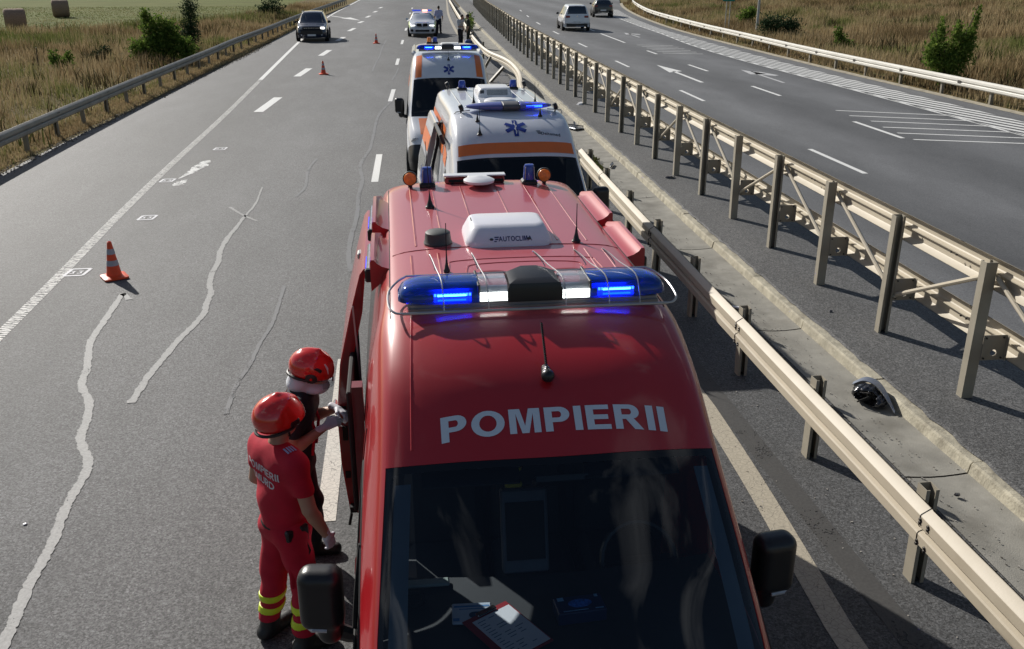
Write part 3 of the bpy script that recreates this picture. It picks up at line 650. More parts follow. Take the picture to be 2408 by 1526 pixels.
# left guardrail
LB = pline([(-9.0, 10), (-8.97, 24.4), (-8.77, 33.4), (-8.56, 39.7), (-8.35, 46.1), (-8.2, 53), (-7.75, 62), (-7.3, 75), (-6.5, 92), (-5, 120)])
left = empty('left_guardrail', (LB(24), 24, 0), 0, 'grey galvanised guardrail along the dry grass on the left of the road', 'guardrail')
lpm = chan_mesh(.72, .10, .10, .006, -1).me('post', greyp); lpm2 = chan_mesh(.72, .10, .10, .006, 1).me('post', greyp)
for i in range(-5, 45):
    y = 24.4 + 2.2 * i; o = link('post', lpm if i % 2 else lpm2, left, (LB(y) - .02, y, -.02), (random.gauss(0, .01), random.gauss(0, .02), -.02)); adopt(o, left)
y = 24.4 - 11.2
while y < 118:
    adopt(beam([(LB(q) + .05, q, .585) for q in np.linspace(y, y + 4.5, 4)], 1, 'rail', greyr, left), left)
    if y < 60: adopt(bolts(left, [(LB(y) + .05 + .08, y + a, .585 + z) for a in (.04, .14) for z in (.08, -.08)], (1, 0, 0), .016), left)
    y += 4.4
# right guardrail
RB = pline([(19.55, 18), (19.65, 29), (19.68, 35), (19.76, 40), (19.92, 45), (20.15, 49), (20.45, 54), (20.9, 62), (21.7, 72), (23.0, 84), (25.4, 98), (29.5, 118)])
right = empty('right_guardrail', (RB(30), 30, 0), 0, 'pale guardrail curving along the far right edge of the road below the dry slope', 'guardrail')
rpm = chan_mesh(.70, .10, .10, .006, 1).me('post', greyp)
for i in range(-4, 26):
    y = 29.3 + 2.95 * i; adopt(link('post', rpm, right, (RB(y) + .04, y, 0), (0, random.gauss(0, .015), 0)), right)
y = 17.5
while y < 108:
    adopt(beam([(RB(q) - .04, q, .56) for q in np.linspace(y, y + 4.1, 4)], -1, 'rail', whiter, right), right); y += 4
b = MB()
for i in range(24): y = 19 + 4 * i; b.box((RB(y) - .06, y, .56), (.14, .2, .1))
adopt(tag(b.build('rail_connector', boltm, right), kind='stuff'), right)

# ------------------------------------------------------------------ vegetation
dry = M_plant('dry_grass', [(.17, .12, .06), (.32, .235, .125), (.44, .34, .20), (.28, .245, .11), (.15, .18, .05)])
grn = M_plant('green_leaf', [(.03, .055, .014), (.075, .13, .025), (.14, .21, .04), (.21, .27, .06)], trans=.4)
drk = M_plant('dark_leaf', [(.015, .03, .015), (.03, .055, .025), (.05, .08, .035)], trans=.2)
def nfield(x, y, s, seed=0):
    v = 0
    r = np.random.default_rng(seed)
    for k in range(5):
        a = r.uniform(0, 6.28); f = s * (1.7 ** k); p = r.uniform(0, 6.28); v = v + np.sin((x * math.cos(a) + y * math.sin(a)) * f + p) * np.sin((x * math.sin(a) - y * math.cos(a)) * f * .8 + p * 2) / (k + 1)
    return v
def blades(name, X, Y, Zb, hgt, wid, tint, material, kind='stuff', lean=.45, parent=None):
    n = len(X); a = RNG.uniform(0, 6.283, n); dx, dy = np.cos(a) * wid / 2, np.sin(a) * wid / 2; la = RNG.uniform(0, 6.283, n); ll = RNG.uniform(0, lean, n) * hgt
    V = np.zeros((n, 5, 3)); mid = .55
    V[:, 0] = np.stack([X - dx, Y - dy, Zb], -1); V[:, 1] = np.stack([X + dx, Y + dy, Zb], -1)
    V[:, 2] = np.stack([X + dx * .7 + np.cos(la) * ll * .35, Y + dy * .7 + np.sin(la) * ll * .35, Zb + hgt * mid], -1)
    V[:, 3] = np.stack([X - dx * .7 + np.cos(la) * ll * .35, Y - dy * .7 + np.sin(la) * ll * .35, Zb + hgt * mid], -1)
    V[:, 4] = np.stack([X + np.cos(la) * ll, Y + np.sin(la) * ll, Zb + hgt], -1)
    b0 = np.arange(n)[:, None] * 5; F = np.concatenate([b0 + [0, 1, 2], b0 + [0, 2, 3], b0 + [3, 2, 4]])
    o = link(name, npmesh(name, V.reshape(-1, 3), F, material, np.repeat(np.clip(tint, 0, 1), 5)), parent)
    if kind: o['kind'] = kind
    return o
vLB = np.vectorize(LB); vLE = np.vectorize(LE); vRB = np.vectorize(RB); vRK = np.vectorize(RK); vML = np.vectorize(ML)
n = 95000
y = 18 + RNG.random(n) ** 1.3 * 100; off = RNG.random(n) ** 1.15 * 26; x = vLB(y) - .25 - off
clump = nfield(x, y, .9, 3); keep = (x > vML(np.maximum(y, 60)) - 1) | (y < 64); keep &= clump > -1.1
t = .42 + .34 * nfield(x, y, .28, 5) + RNG.normal(0, .13, n); t = np.where(nfield(x, y, .22, 8) > .55, t + .42, t)
h = (.28 + .22 * np.clip(clump, -1, 1.5) + RNG.uniform(0, .25, n)) * np.clip(.55 + off * .15, .5, 1.1); sc = 1 + y / 60
blades('tall_dry_grass', x[keep], y[keep], np.full(keep.sum(), -.05), h[keep] * 1.15, (.012 + .012 * RNG.random(keep.sum())) * sc[keep], t[keep], dry)
n = 30000
y = 14 + RNG.random(n) * 62; f = RNG.random(n); x = vLE(y) - .16 + (vLB(y) - .5 - vLE(y)) * f
blades('verge_grass', x, y, np.full(n, -.03), RNG.uniform(.05, .16, n), .02 * (1 + y / 50), .42 + .12 * nfield(x, y, .8, 4) + RNG.normal(0, .1, n) + .25 * (RNG.random(n) > .85), dry, lean=.9)
def zr(x, y): return -.01 + np.clip((x - vRK(y) - .3) / 60, 0, 1) * 2.2
n = 120000
y = 20 + RNG.random(n) ** 1.15 * 100; off = RNG.random(n) ** 1.1 * 34; x = vRK(y) + .35 + off; clump = nfield(x, y, .7, 13)
t = .38 + .36 * nfield(x, y, .32, 15) + RNG.normal(0, .12, n); t = np.where(nfield(x, y, .18, 18) > .6, t + .35, t)
h = (.30 + .2 * np.clip(clump, -1, 1.5) + RNG.uniform(0, .25, n)) * np.where(off < .6, .45, 1.)
blades('slope_grass', x, y, zr(x, y), h * 1.2, (.013 + .014 * RNG.random(n)) * (1 + y / 55), t, dry)
n = 26000
y = 66 + RNG.random(n) * 50; x = vML(y) - RNG.random(n) * 45
blades('mown_grass', x, y, np.full(n, -.02), RNG.uniform(.03, .12, n), .05 + 0 * y, .9 + .2 * nfield(x, y, .3, 21) + RNG.normal(0, .1, n), dry, lean=1.2)
wdk = M_plant('weed_heads', [(.035, .028, .016), (.075, .055, .03), (.06, .075, .02), (.10, .12, .035)])
X_, Y_, Z_, H_ = [], [], [], []
for k in range(620):
    if k % 2:
        cy_ = 19 + RNG.random() ** 1.3 * 75; cx_ = LB(cy_) - .7 - RNG.random() * 22; z_ = -.05
        if cy_ > 64 and cx_ < ML(cy_): continue
    else: cy_ = 22 + RNG.random() * 85; cx_ = RK(cy_) + 1.4 + RNG.random() * 30; z_ = float(zr(cx_, cy_))
    m_ = int(RNG.integers(14, 50)); s_ = RNG.uniform(.12, .5); X_ += list(cx_ + RNG.normal(0, s_, m_)); Y_ += list(cy_ + RNG.normal(0, s_, m_)); Z_ += [z_] * m_; H_ += list(RNG.uniform(.35, .5 + s_ * .9, m_))
X_, Y_, Z_, H_ = map(np.array, (X_, Y_, Z_, H_)); blades('weed_clumps', X_, Y_, Z_, H_, .03 + .03 * RNG.random(len(X_)), RNG.random(len(X_)) * .6 + .4 * (nfield(X_, Y_, .3, 31) > 0), wdk, lean=.7)
def leaves(name, blobs, n, size, material, parent, bias=0., up=.3):
    """leaf quads spread through overlapping blobs; denser outwards, tufted"""
    C = np.array([b[:3] for b in blobs], float); S = np.array([b[3:6] for b in blobs], float); w = S.prod(1) ** (2 / 3); idx = RNG.choice(len(C), n, p=w / w.sum())
    d = RNG.normal(size=(n, 3)); d /= np.linalg.norm(d, axis=1)[:, None]; r = RNG.random(n) ** .45
    tuft = 1 + .28 * np.sin(d[:, 0] * 7 + idx) * np.sin(d[:, 1] * 8 + 2 * idx) + .2 * np.sin(d[:, 2] * 11)
    P = C[idx] + d * S[idx] * (r * tuft)[:, None]; a = RNG.normal(size=(n, 3)) + d * .6; a[:, 2] += up; a /= np.linalg.norm(a, axis=1)[:, None]
    q = np.cross(a, RNG.normal(size=(n, 3))); q /= np.linalg.norm(q, axis=1)[:, None]; s = size * RNG.uniform(.6, 1.4, n)[:, None]
    V = np.stack([P - a * s, P + q * s * .42, P + a * s, P - q * s * .42], 1); V[..., 2] = np.maximum(V[..., 2], .02)
    t = np.clip(.5 + RNG.normal(0, .2, n) + bias, 0, 1)
    o = link(name, npmesh(name, V.reshape(-1, 3), np.arange(n * 4).reshape(n, 4), material, np.repeat(t, 4)), parent); return o
barkm = mat('bark', (.09, .065, .045), .9, var=.3, scale=20)
def bush(name, loc, blobs, n, size, m, label, cat='bush', stems=5, group=None, bias=0., up=.3, shoots=0):
    e = empty(name, loc, 0, label, cat, group); leaves('crown', blobs, n, size, m, e, bias, up)
    b = MB()
    for k in range(stems):
        q = blobs[k % len(blobs)]; a = random.uniform(0, 6.28)
        b.tube([(math.cos(a) * .05, math.sin(a) * .05, -.1), (q[0] * .5 + random.gauss(0, .06), q[1] * .5, q[2] * .55), (q[0] + random.gauss(0, .1), q[1], q[2] + q[5] * .55)], [.035, .022, .008], 6)
    b.build('stems', barkm, e); return e
bush('green_bush', (-10.75, 47.6, 0), [(-.1, 0, .75, .75, .7, .7), (-.8, -.3, .6, .6, .6, .6), (.5, .3, .95, .6, .6, .75), (-.3, .3, 1.5, .6, .5, .75), (.4, .2, 1.5, .5, .5, .6), (-.5, 0, 2.1, .25, .25, .4), (1.1, .2, .6, .6, .6, .6)], 9000, .075, grn, 'bright green bush growing against the left guardrail', stems=7)
bush('dark_conifer_bush', (-10.7, 55, 0), [(0, 0, 1.3, .5, .5, 1.0), (.1, 0, 2.2, .5, .5, .8), (-.1, 0, .8, .6, .6, .7)], 3200, .06, drk, 'dark narrow bush behind the bright green one at the left guardrail', stems=4)
bush('green_shrub', (-13.9, 43.3, 0), [(0, 0, .35, .45, .4, .4), (-.35, .2, .6, .25, .25, .4), (.3, 0, .6, .2, .2, .4)], 900, .07, grn, 'thin leafy weed bush in the dry grass at the left edge', bias=-.1)
bush('dark_shrub', (-13.7, 48.5, 0), [(0, 0, .3, .5, .4, .3), (.2, 0, .5, .3, .3, .3)], 900, .06, drk, 'low dark shrub in the dry grass left of the bright green bush')
bush('far_bush', (-10.2, 90, 0), [(0, 0, .8, 1.1, .8, .9), (-.8, 0, .5, .7, .6, .6)], 1600, .1, drk, 'dark green bush at the top of the left guardrail beyond the dark car')
# young tree on the slope
tr = empty('young_tree', (20.6, 33.6, .03), 0, 'bushy young tree with upright shoots behind the right guardrail', 'tree')
leaves('crown', [(0, 0, .8, .66, .6, .65), (-.5, .1, 1.4, .34, .4, .75), (.55, 0, 1.35, .4, .4, .7), (.05, .1, 1.1, .5, .5, .7), (-.45, 0, 2.1, .13, .2, .55), (.8, 0, 2.15, .13, .16, .65), (-.8, 0, 1.2, .2, .3, .5), (.2, 0, 2.0, .1, .15, .5), (.15, 0, 1.9, .2, .2, .45), (.6, 0, 1.75, .3, .3, .5), (.9, 0, 2.65, .08, .1, .35)], 7000, .065, grn, tr, .12, .9)
b = MB()
for q in [(0, 0, 1.0), (-.35, 0, 1.9), (.5, 0, 1.8), (.85, 0, 2.95), (-.15, .2, 1.6), (.25, .1, 1.9), (-.75, 0, 2.2)]: b.tube([(0, 0, -.1), (q[0] * .35, q[1], q[2] * .45), q], [.05, .03, .008], 6)
b.build('trunk', barkm, tr)
bush('round_bush', (23.6, 57.2, .1), [(0, 0, .8, 1.1, .8, .75), (.9, 0, .7, .7, .6, .6), (-.7, 0, .8, .6, .6, .6)], 2400, .085, drk, 'rounded dark green bush beside the lamp pole behind the right guardrail', bias=.15)
bush('pale_bush', (25.6, 68, .15), [(0, 0, .7, .7, .6, .65), (.3, 0, 1.1, .4, .4, .4)], 1300, .09, grn, 'small pale green bush between the green sign and the lamp pole')
bush('slope_shrub', (23.2, 47.8, .1), [(0, 0, .5, .4, .4, .5), (-.2, 0, 1.0, .25, .25, .35), (.4, 0, .4, .35, .3, .3)], 1200, .07, grn, 'loose green shrub alone on the dry slope between the bush and the young tree', bias=-.1)
bush('gutter_weed', (4.55, 20.9, 0), [(0, 0, .03, .16, .9, .06), (.1, .8, .03, .12, .6, .06)], 1500, .03, M_plant('weed', [(.05, .05, .02), (.09, .11, .03), (.16, .13, .06)]), 'flat patch of weeds in the concrete gutter beside the second ambulance', 'weed', stems=0)
bush('gutter_bush', (5.9, 71, 0), [(0, 0, .4, .35, 1.2, .5), (.1, 1, .7, .25, .5, .5)], 700, .08, grn, 'tuft of tall weeds in the gutter behind the two far people', 'weed', stems=2)
b = MB()
for (x, y, h) in [(-15.6, 45.4, .95), (-15.9, 66, 1.3)]:
    e = empty('wooden_stake', (x, y, -.05), 0, 'thin wooden stake in the dry grass, ' + ('the nearer of the two' if y < 50 else 'the farther of the two'), 'stake', 'stakes standing in the left verge')
    MB().tube([(0, 0, 0), (.03, .02, h)], [.03, .022], 7).build('shaft', barkm, e); MB().box((.03, .02, h + .01), (.045, .045, .03), .4).build('tip', greyp, e)
# hay bales
haym = mat('hay', (.30, .2, .14), .95, var=.35, scale=14, bump=1., bscale=50, stretch=(1, 6, 6)); hayn = mat('bale_wrap', (.36, .27, .2), .8, var=.3, scale=9)
for i, (x, y, rz, l) in enumerate([(-26.3, 73.6, .35, 'round hay bale lying in the mown field at the left edge of the photo'), (-29.2, 93, .3, 'round hay bale farther off in the mown field near the top edge')]):
    e = empty('hay_bale', (x, y, 0), rz, l, 'hay bale', 'hay bales in the mown field')
    M_ = Matrix.Rotation(R(90), 3, 'Y'); prof = [(.05, -.7), (.66, -.68), (.75, -.6), (.76, -.2), (.74, 0), (.765, .25), (.75, .6), (.66, .68), (.05, .7)]
    MB().lathe((0, 0, .75), prof, 28, M=M_).build('straw_roll', haym, e, smooth=True)
    for s in (-1, 1): MB().lathe((s * .69, 0, .75), [(.1, -.015), (.6, -.015), (.62, .0), (.6, .015), (.1, .015)], 24, M=M_).build('bale_end', hayn, e)
# sign and lamp pole on the slope
galv = mat('galvanised', (.42, .43, .42), .45, metal=.5, var=.08)
e = empty('green_sign', (22.7, 63.8, .05), -.35, 'small green road sign with a white arrow on two thin posts on the right slope', 'sign')
MB().tube([(-.12, .03, -.1), (-.12, .03, 2.9)], .03, 8).build('post', galv, e); MB().tube([(.12, .03, -.1), (.12, .03, 2.9)], .03, 8).build('post', galv, e)
MB().box((0, 0, 2.55), (.78, .03, 1.0), bev=.01).build('panel', mat('sign_green', (.0, .17, .13), .4), e)
b = MB(); b.bar((-.2, -.02, 2.25), (.12, -.02, 2.7), .05, .008, up=(0, 1, 0)); b.bar((.12, -.02, 2.72), (.12, -.02, 2.5), .05, .008, up=(0, 1, 0)); b.bar((.13, -.02, 2.7), (-.08, -.02, 2.7), .05, .006, up=(0, 1, 0)); b.build('arrow', mat('sign_white', (.75, .75, .73), .4), e)
e = empty('lamp_pole', (23.0, 59.1, .05), 0, 'grey metal lamp pole behind the right guardrail', 'lamp pole')
MB().lathe((0, 0, 0), [(.11, -.2), (.11, .1), (.085, .5), (.075, 3), (.05, 8.8)], 12).build('shaft', galv, e, smooth=True); MB().tube([(0, 0, 8.7), (-.5, 0, 9.1), (-1.4, 0, 9.2)], .04, 8).build('arm', galv, e); MB().box((-1.7, 0, 9.18), (.7, .25, .12), bev=.04).build('lamp_head', galv, e)
# ------------------------------------------------------------------ vehicle surfaces
class Surf:
    """mirror-symmetric surface through control rows (rear to front), each row from the centre line out and down to the sill"""
    def __init__(s, rows, ten=.42): s.P = np.array(rows, float); s.R, s.M = s.P.shape[:2]; s.ten = ten
    def row(s, i, j):
        i = min(max(i, 0), s.R - 1)
        if j < 0: p = s.P[i, -j] * np.array([-1, 1, 1]); return p
        return s.P[i, min(j, s.M - 1)]
    def _c(s, a, b, c, d, t):
        m0 = s.ten * (c - a); m1 = s.ten * (d - b)
        return (2*t**3-3*t*t+1)*b + (t**3-2*t*t+t)*m0 + (-2*t**3+3*t*t)*c + (t**3-t*t)*m1
    def __call__(s, u, v):
        sg = -1 if v < 0 else 1; v = abs(v); i = min(int(u), s.R - 2); j = min(int(v), s.M - 2); fu, fv = u - i, v - j
        c = [s._c(*[s.row(i + a, j + b) for b in (-1, 0, 1, 2)], fv) for a in (-1, 0, 1, 2)]
        p = s._c(*c, fu); return Vector((p[0] * sg, p[1], p[2]))
    def nrm(s, u, v):
        e = .02; a = s(min(u + e, s.R - 1), v) - s(max(u - e, 0), v); b = s(u, min(v + e, s.M - 1)) - s(u, max(v - e, -s.M + 1)); n = a.cross(b)
        n = n.normalized() if n.length > 1e-9 else Vector((0, 0, 1)); p = s(u, v) - Vector((0, 1, 1.0))
        return n if n.dot(p) > 0 else -n
    def shell(s, b, us, vs, holes=()):
        """faces over the (u, v) knots, leaving out the holes (u0, u1, v0, v1)"""
        base = len(b.v); b.v += [tuple(s(u, v)) for u in us for v in vs]; n = len(vs)
        for i in range(len(us) - 1):
            for j in range(n - 1):
                uc, vc = (us[i] + us[i+1]) / 2, (vs[j] + vs[j+1]) / 2
                if any(h[0] < uc < h[1] and h[2] < vc < h[3] for h in holes): continue
                b.f.append((base + i*n + j, base + (i+1)*n + j, base + (i+1)*n + j+1, base + i*n + j+1))
    def patch(s, u0, u1, v0, v1, off, nu=8, nv=8, th=0):
        b = MB()
        f = lambda a, c: s(u0 + (u1 - u0) * a, v0 + (v1 - v0) * c) + s.nrm(u0 + (u1 - u0) * a, v0 + (v1 - v0) * c) * off
        b.grid(f, nu, nv); return b
def lin(a, b, n): return [a + (b - a) * i / n for i in range(n + 1)]
def skirt(sf, us):
    return None
def wheel(parent, x, y, r=.34, w=.22, side=1, rimc=None, name='wheel'):
    e = empty(name, (x, y, r), 0, parent=parent); M_ = Matrix.Rotation(R(90), 3, 'Y')
    MB().lathe((0, 0, 0), [(r * .62, -w / 2), (r * .92, -w / 2), (r, -w * .38), (r, w * .38), (r * .92, w / 2), (r * .62, w / 2)], 28, M=M_).build('tyre', MATS['tyre'], e, smooth=True)
    b = MB(); b.lathe((side * w * .3, 0, 0), [(r * .6, -.02), (r * .6, .02), (r * .2, .035), (r * .12, .03)] if side > 0 else [(r * .12, -.03), (r * .2, -.035), (r * .6, -.02), (r * .6, .02)], 24, M=M_)
    for k in range(5):
        a = 6.283 * k / 5; b.bar((side * w * .42, 0, 0), (side * w * .42, math.cos(a) * r * .55, math.sin(a) * r * .55), .06, .03, up=(1, 0, 0))
    b.build('rim', rimc or MATS['rim'], e); return e
mat('tyre', (.022, .022, .022), .85, var=.2, bump=.2); mat('rim', (.35, .35, .36), .35, metal=.8)
blackp = mat('black_plastic', (.011, .011, .013), .36, var=.15, scale=4, bump=.08, bscale=300)
blackm = mat('black_matte', (.01, .01, .011), .8); darkin = mat('cabin_dark', (.016, .019, .025), .7, var=.2); greyin = mat('cabin_grey', (.06, .065, .07), .6)
chrome = mat('chrome', (.75, .75, .76), .18, metal=1.); steel = mat('guard_steel', (.42, .42, .43), .42, metal=.8)
whitep = mat('white_plastic', (.78, .78, .80), .3, coat=.3, var=.03)
CARGO = lambda y, zt=2.60: [(0, y, zt), (.42, y, zt - .005), (.71, y, zt - .035), (.82, y, zt - .15), (.91, y, 1.95), (1.0, y, 1.25), (1.0, y, .75), (.97, y, .35)]
def van_rows(L=4.15):
    rear = [(x * .93, L + .04, .35 + (z - .35) * .955) for x, _, z in CARGO(0)]
    return [rear, CARGO(L - .06), CARGO(2.6), CARGO(1.35),
        [(0, .82, 2.56), (.42, .82, 2.555), (.74, .84, 2.52), (.85, .9, 2.39), (.935, .95, 1.95), (1.0, .9, 1.25), (1.0, .9, .75), (.97, .9, .35)],
        [(0, .40, 2.40), (.42, .40, 2.395), (.76, .44, 2.355), (.865, .54, 2.22), (.93, .6, 1.88), (1.0, .55, 1.22), (1.0, .55, .75), (.97, .55, .35)],
        [(0, 0, 2.09), (.42, .015, 2.085), (.79, .07, 2.045), (.88, .19, 1.96), (.94, .28, 1.76), (1.0, .2, 1.2), (1.0, .2, .75), (.97, .2, .35)],
        [(0, -.41, 1.73), (.44, -.39, 1.725), (.83, -.31, 1.695), (.91, -.19, 1.64), (.955, -.11, 1.52), (1.0, -.15, 1.2), (1.0, -.15, .75), (.97, -.15, .35)],
        [(0, -.83, 1.37), (.45, -.80, 1.37), (.86, -.66, 1.35), (.93, -.55, 1.31), (.965, -.51, 1.25), (1.0, -.5, 1.08), (1.0, -.5, .72), (.97, -.5, .35)],
        [(0, -1.32, 1.12), (.45, -1.29, 1.11), (.80, -1.15, 1.07), (.91, -1.04, 1.02), (.96, -.96, .95), (.99, -.92, .83), (.99, -.92, .6), (.97, -.92, .35)],
        [(0, -1.52, .86), (.45, -1.49, .86), (.80, -1.35, .84), (.90, -1.22, .80), (.96, -1.1, .73), (.98, -1.05, .6), (.98, -1.05, .5), (.96, -1.05, .35)],
        [(0, -1.59, .52), (.45, -1.57, .52), (.83, -1.44, .52), (.92, -1.32, .51), (.96, -1.2, .5), (.98, -1.12, .45), (.98, -1.1, .4), (.96, -1.1, .35)],
        [(0, -1.48, .26), (.45, -1.46, .26), (.80, -1.35, .26), (.9, -1.25, .26), (.95, -1.15, .27), (.96, -1.1, .29), (.96, -1.1, .3), (.95, -1.1, .3)]]
UR = 4   # finer division per control row
def build_van(root, paint, L=4.15, bumper=None, door_open=False, side=-1, fr_glass=None):
    sf = Surf(van_rows(L)); us = [i / UR for i in range((sf.R - 1) * UR + 1)]
    vs = [-7 + k * .25 for k in range(57)]
    us = sorted(set(us + [5.94, 8.03])); vs = sorted(set(vs + [-2.12, 2.12]))
    holes = [(5.94, 8.03, -2.12, 2.12), (6.5, 8.0, 4.05, 4.95), (6.5, 8.0, -4.95, -4.05), (5.25, 6.5, 4.05, 4.95), (5.25, 6.5, -4.95, -4.05)]
    if door_open: holes.append((3.0, 4.75, -6.75, -3.5))
    b = MB(); sf.shell(b, [u for u in us if u <= 10], vs, holes)
    # rear face
    n = len(vs); c = Vector((0, L + .06, 1.3)); k = len(b.v); b.v.append(tuple(c)); b.f += [(k, j, j + 1) for j in range(n - 1)] + [(k, n - 1, 0)]
    body = b.build('body', paint, root, smooth=True, ang=50, fix=False)
    bm = bmesh.new(); bm.from_mesh(body.data); bmesh.ops.recalc_face_normals(bm, faces=bm.faces); bm.to_mesh(body.data); bm.free()
    sol = body.modifiers.new('thickness', 'SOLIDIFY'); sol.thickness = .012; sol.offset = -1
    b = MB(); sf.shell(b, [u for u in us if u >= 10], vs); b.build('front_bumper', bumper or blackp, root, smooth=True)
    # bvh of a hole-free skin for laying trim and lettering on
    b = MB(); sf.shell(b, us, vs); bv = BVHTree.FromPolygons([Vector(v) for v in b.v], b.f)
    # windscreen with printed border
    N, Mv = 24, 30; b = MB(); uvs = []
    hx, hy = .84, .66
    for i in range(N + 1):
        for j in range(Mv + 1):
            u = 5.94 + (8.03 - 5.94) * i / N; v = -2.12 + 4.24 * j / Mv
            b.v.append(tuple(sf(u, v) - sf.nrm(u, v) * .004)); uvs.append((( -1 + 2 * j / Mv) * hx, (-1 + 2 * i / N) * hy))
    b.f = [(i*(Mv+1)+j, (i+1)*(Mv+1)+j, (i+1)*(Mv+1)+j+1, i*(Mv+1)+j+1) for i in range(N) for j in range(Mv)]
    g = b.build('windscreen', fr_glass, root, smooth=True, fix=True)
    ul = g.data.uv_layers.new(name='UVMap')
    for lp in g.data.loops: ul.data[lp.index].uv = uvs[lp.vertex_index]
    # door windows (seat just inside their openings) and seals
    for sgn in (-1, 1):
        for (u0, u1) in ((5.25, 6.5), (6.5, 8.0)):
            v0, v1 = (4.05, 4.95) if sgn > 0 else (-4.95, -4.05)
            sf.patch(u0 - .02, u1 + .02, v0, v1, -.008, 8, 6).build('side_window', MATS['side_glass'], root, smooth=True)
        b = MB(); b.tube([sf(u, sgn * 4.0) for u in lin(5.2, 8.0, 16)], .008, 5); b.tube([sf(u, sgn * 5.0) for u in lin(5.2, 8.0, 16)], .008, 5)
        b.tube([sf(6.5, sgn * v) + sf.nrm(6.5, sgn * v) * .002 for v in lin(4, 5, 5)], .014, 5); b.tube([sf(5.22, sgn * v) for v in lin(4, 5, 5)], .01, 5)
        b.build('window_seal', blackm, root)
        # door shut lines
        b = MB()
        for u in (5.05, 8.2): b.tube([sf(u, sgn * v) + sf.nrm(u, sgn * v) * .001 for v in lin(3.6 if u < 6 else 4.4, 6.8, 14)], .004, 4)
        b.build('door_gap', blackm, root)
        b = MB(); b.box((sgn * 1.015, .72, 1.08), (.03, .16, .035), bev=.01); b.build('door_handle', paint, root)
        b = MB(); b.box((sgn * 1.005, 1.6, .72), (.02, 3.6, .11), bev=.008); b.build('side_moulding', blackp, root)
    for sx in (-1, 1):
        for y in (-.72, 2.85):
            MB().lathe((sx * .985, y, .36), [(.40, -.018), (.40, .018)], 30, M=Matrix.Rotation(R(90), 3, 'Y')).build('wheel_arch', blackm, root)
            wheel(root, sx * .90, y, .35, .24, sx)
        q = MB(); q.box((sx * .76, -1.2, .92), (.26, .22, .12), bev=.05, M=Matrix.Rotation(-sx * .35, 3, 'Z') @ Matrix.Rotation(-.5, 3, 'X'))
        q.build('headlight', MATS['lamp_glass'], root)
    b = MB(); b.box((0, -1.535, .82), (1.15, .05, .12), bev=.02)
    for k in range(3): b.box((0, -1.565, .775 + .04 * k), (1.12, .03, .012))
    b.build('grille', blackm, root)
    MB().box((0, -1.6, .42), (.52, .012, .11)).build('number_plate', MATS['plate'], root)
        # wipers
    b = MB()
    for x0, x1 in ((-.55, .12), (.1, .72)):
        a = sf(8.0, x0 / .84 * 2) + sf.nrm(8, 0) * .02; c = sf(7.85, x1 / .84 * 2) + sf.nrm(7.85, 0) * .02; b.tube([a, c], .01, 5)
    b.build('wiper', blackm, root)
    # cabin: floor, bulkhead, dash, seats, steering wheel
    MB().box((0, 1.1, .55), (1.86, 3.6, .05)).build('floor', darkin, root)
    MB().box((0, 1.0, 1.45), (1.72, .04, 1.7)).build('bulkhead', darkin, root)
    b = MB()
    def dsh(u, v):
        x = -.86 + 1.72 * v; k = [(-.72, 1.30), (-.52, 1.395), (-.10, 1.40), (.08, 1.395), (.16, 1.33), (.17, .7)]; t = u * 5; i = min(int(t), 4); f = t - i
        return (x, k[i][0] + (k[i+1][0] - k[i][0]) * f + .10 * (x / .86) ** 2, k[i][1] + (k[i+1][1] - k[i][1]) * f - .02 * (x / .86) ** 4)
    b.grid(dsh, 15, 16); b.build('dashboard', darkin, root, smooth=True)
    for x in (-.5, 0, .52):
        e = empty('seat', (x, .72, .78), 0, parent=root); w = .46
        MB().box((0, -.05, .25), (w, .5, .16), bev=.05).build('cushion', darkin, e); MB().box((0, .26, .62), (w, .13, .7), bev=.05, M=Matrix.Rotation(-.2, 3, 'X')).build('backrest', darkin, e)
        MB().box((0, .33, 1.08), (.26, .1, .18), bev=.04).build('headrest', darkin, e)
    b = MB(); M_ = Matrix.Rotation(R(58), 3, 'X'); b.tube([Vector((.5, .22, 1.34)) + M_ @ Vector((math.cos(a) * .2, math.sin(a) * .2, 0)) for a in lin(0, 6.283, 24)[:-1]], .016, 6, closed=True)
    b.bar(Vector((.5, .22, 1.34)) + M_ @ Vector((-.19, 0, 0)), Vector((.5, .22, 1.34)) + M_ @ Vector((.19, 0, 0)), .05, .02); b.build('steering_wheel', blackp, root)
    return sf, bv, body
def van_mirror(root, sx, z=1.42):
    e = empty('wing_mirror', (sx * 1.15, .0, z), 0, parent=root)
    s = Sdf(.02); s.rbox((0, 0, 0), (.108, .075, .17), .06, M=Matrix.Rotation(sx * .12, 3, 'Z')); s.cone((-sx * .03, .01, -.17), (-sx * .03, .01, -.21), .07, .065)
    link('housing', snet(s, (-.2, -.14, -.32), (.2, .14, .24), .012, 'housing', blackp), e)
    b = MB(); b.tube([(-sx * .02, .02, -.2), (-sx * .12, .02, -.25), (-sx * .22, .02, -.26)], [.045, .04, .04], 8); b.build('arm', blackp, e, smooth=True)
    b = MB(); b.tube([(-sx * .02, -.066, -.15), (sx * .05, -.06, -.145), (sx * .095, -.02, -.13)], .011, 6); b.build('indicator', MATS['lamp_glass'], e)
    b = MB(); b.box((0, .074, .0), (.14, .006, .22), bev=.002); b.build('mirror_glass', chrome, e)
    return e
mat('lamp_glass', (.45, .47, .5), .08, coat=1., var=.2, scale=20); mat('plate', (.7, .7, .7), .5)
M_glass('side_glass', (.12, .15, .17)); MATS['side_glass'] = bpy.data.materials['side_glass']
ws_glass = M_glass('windscreen_glass', (.66, .74, .78), frit=(.84, .66, .07, .055))
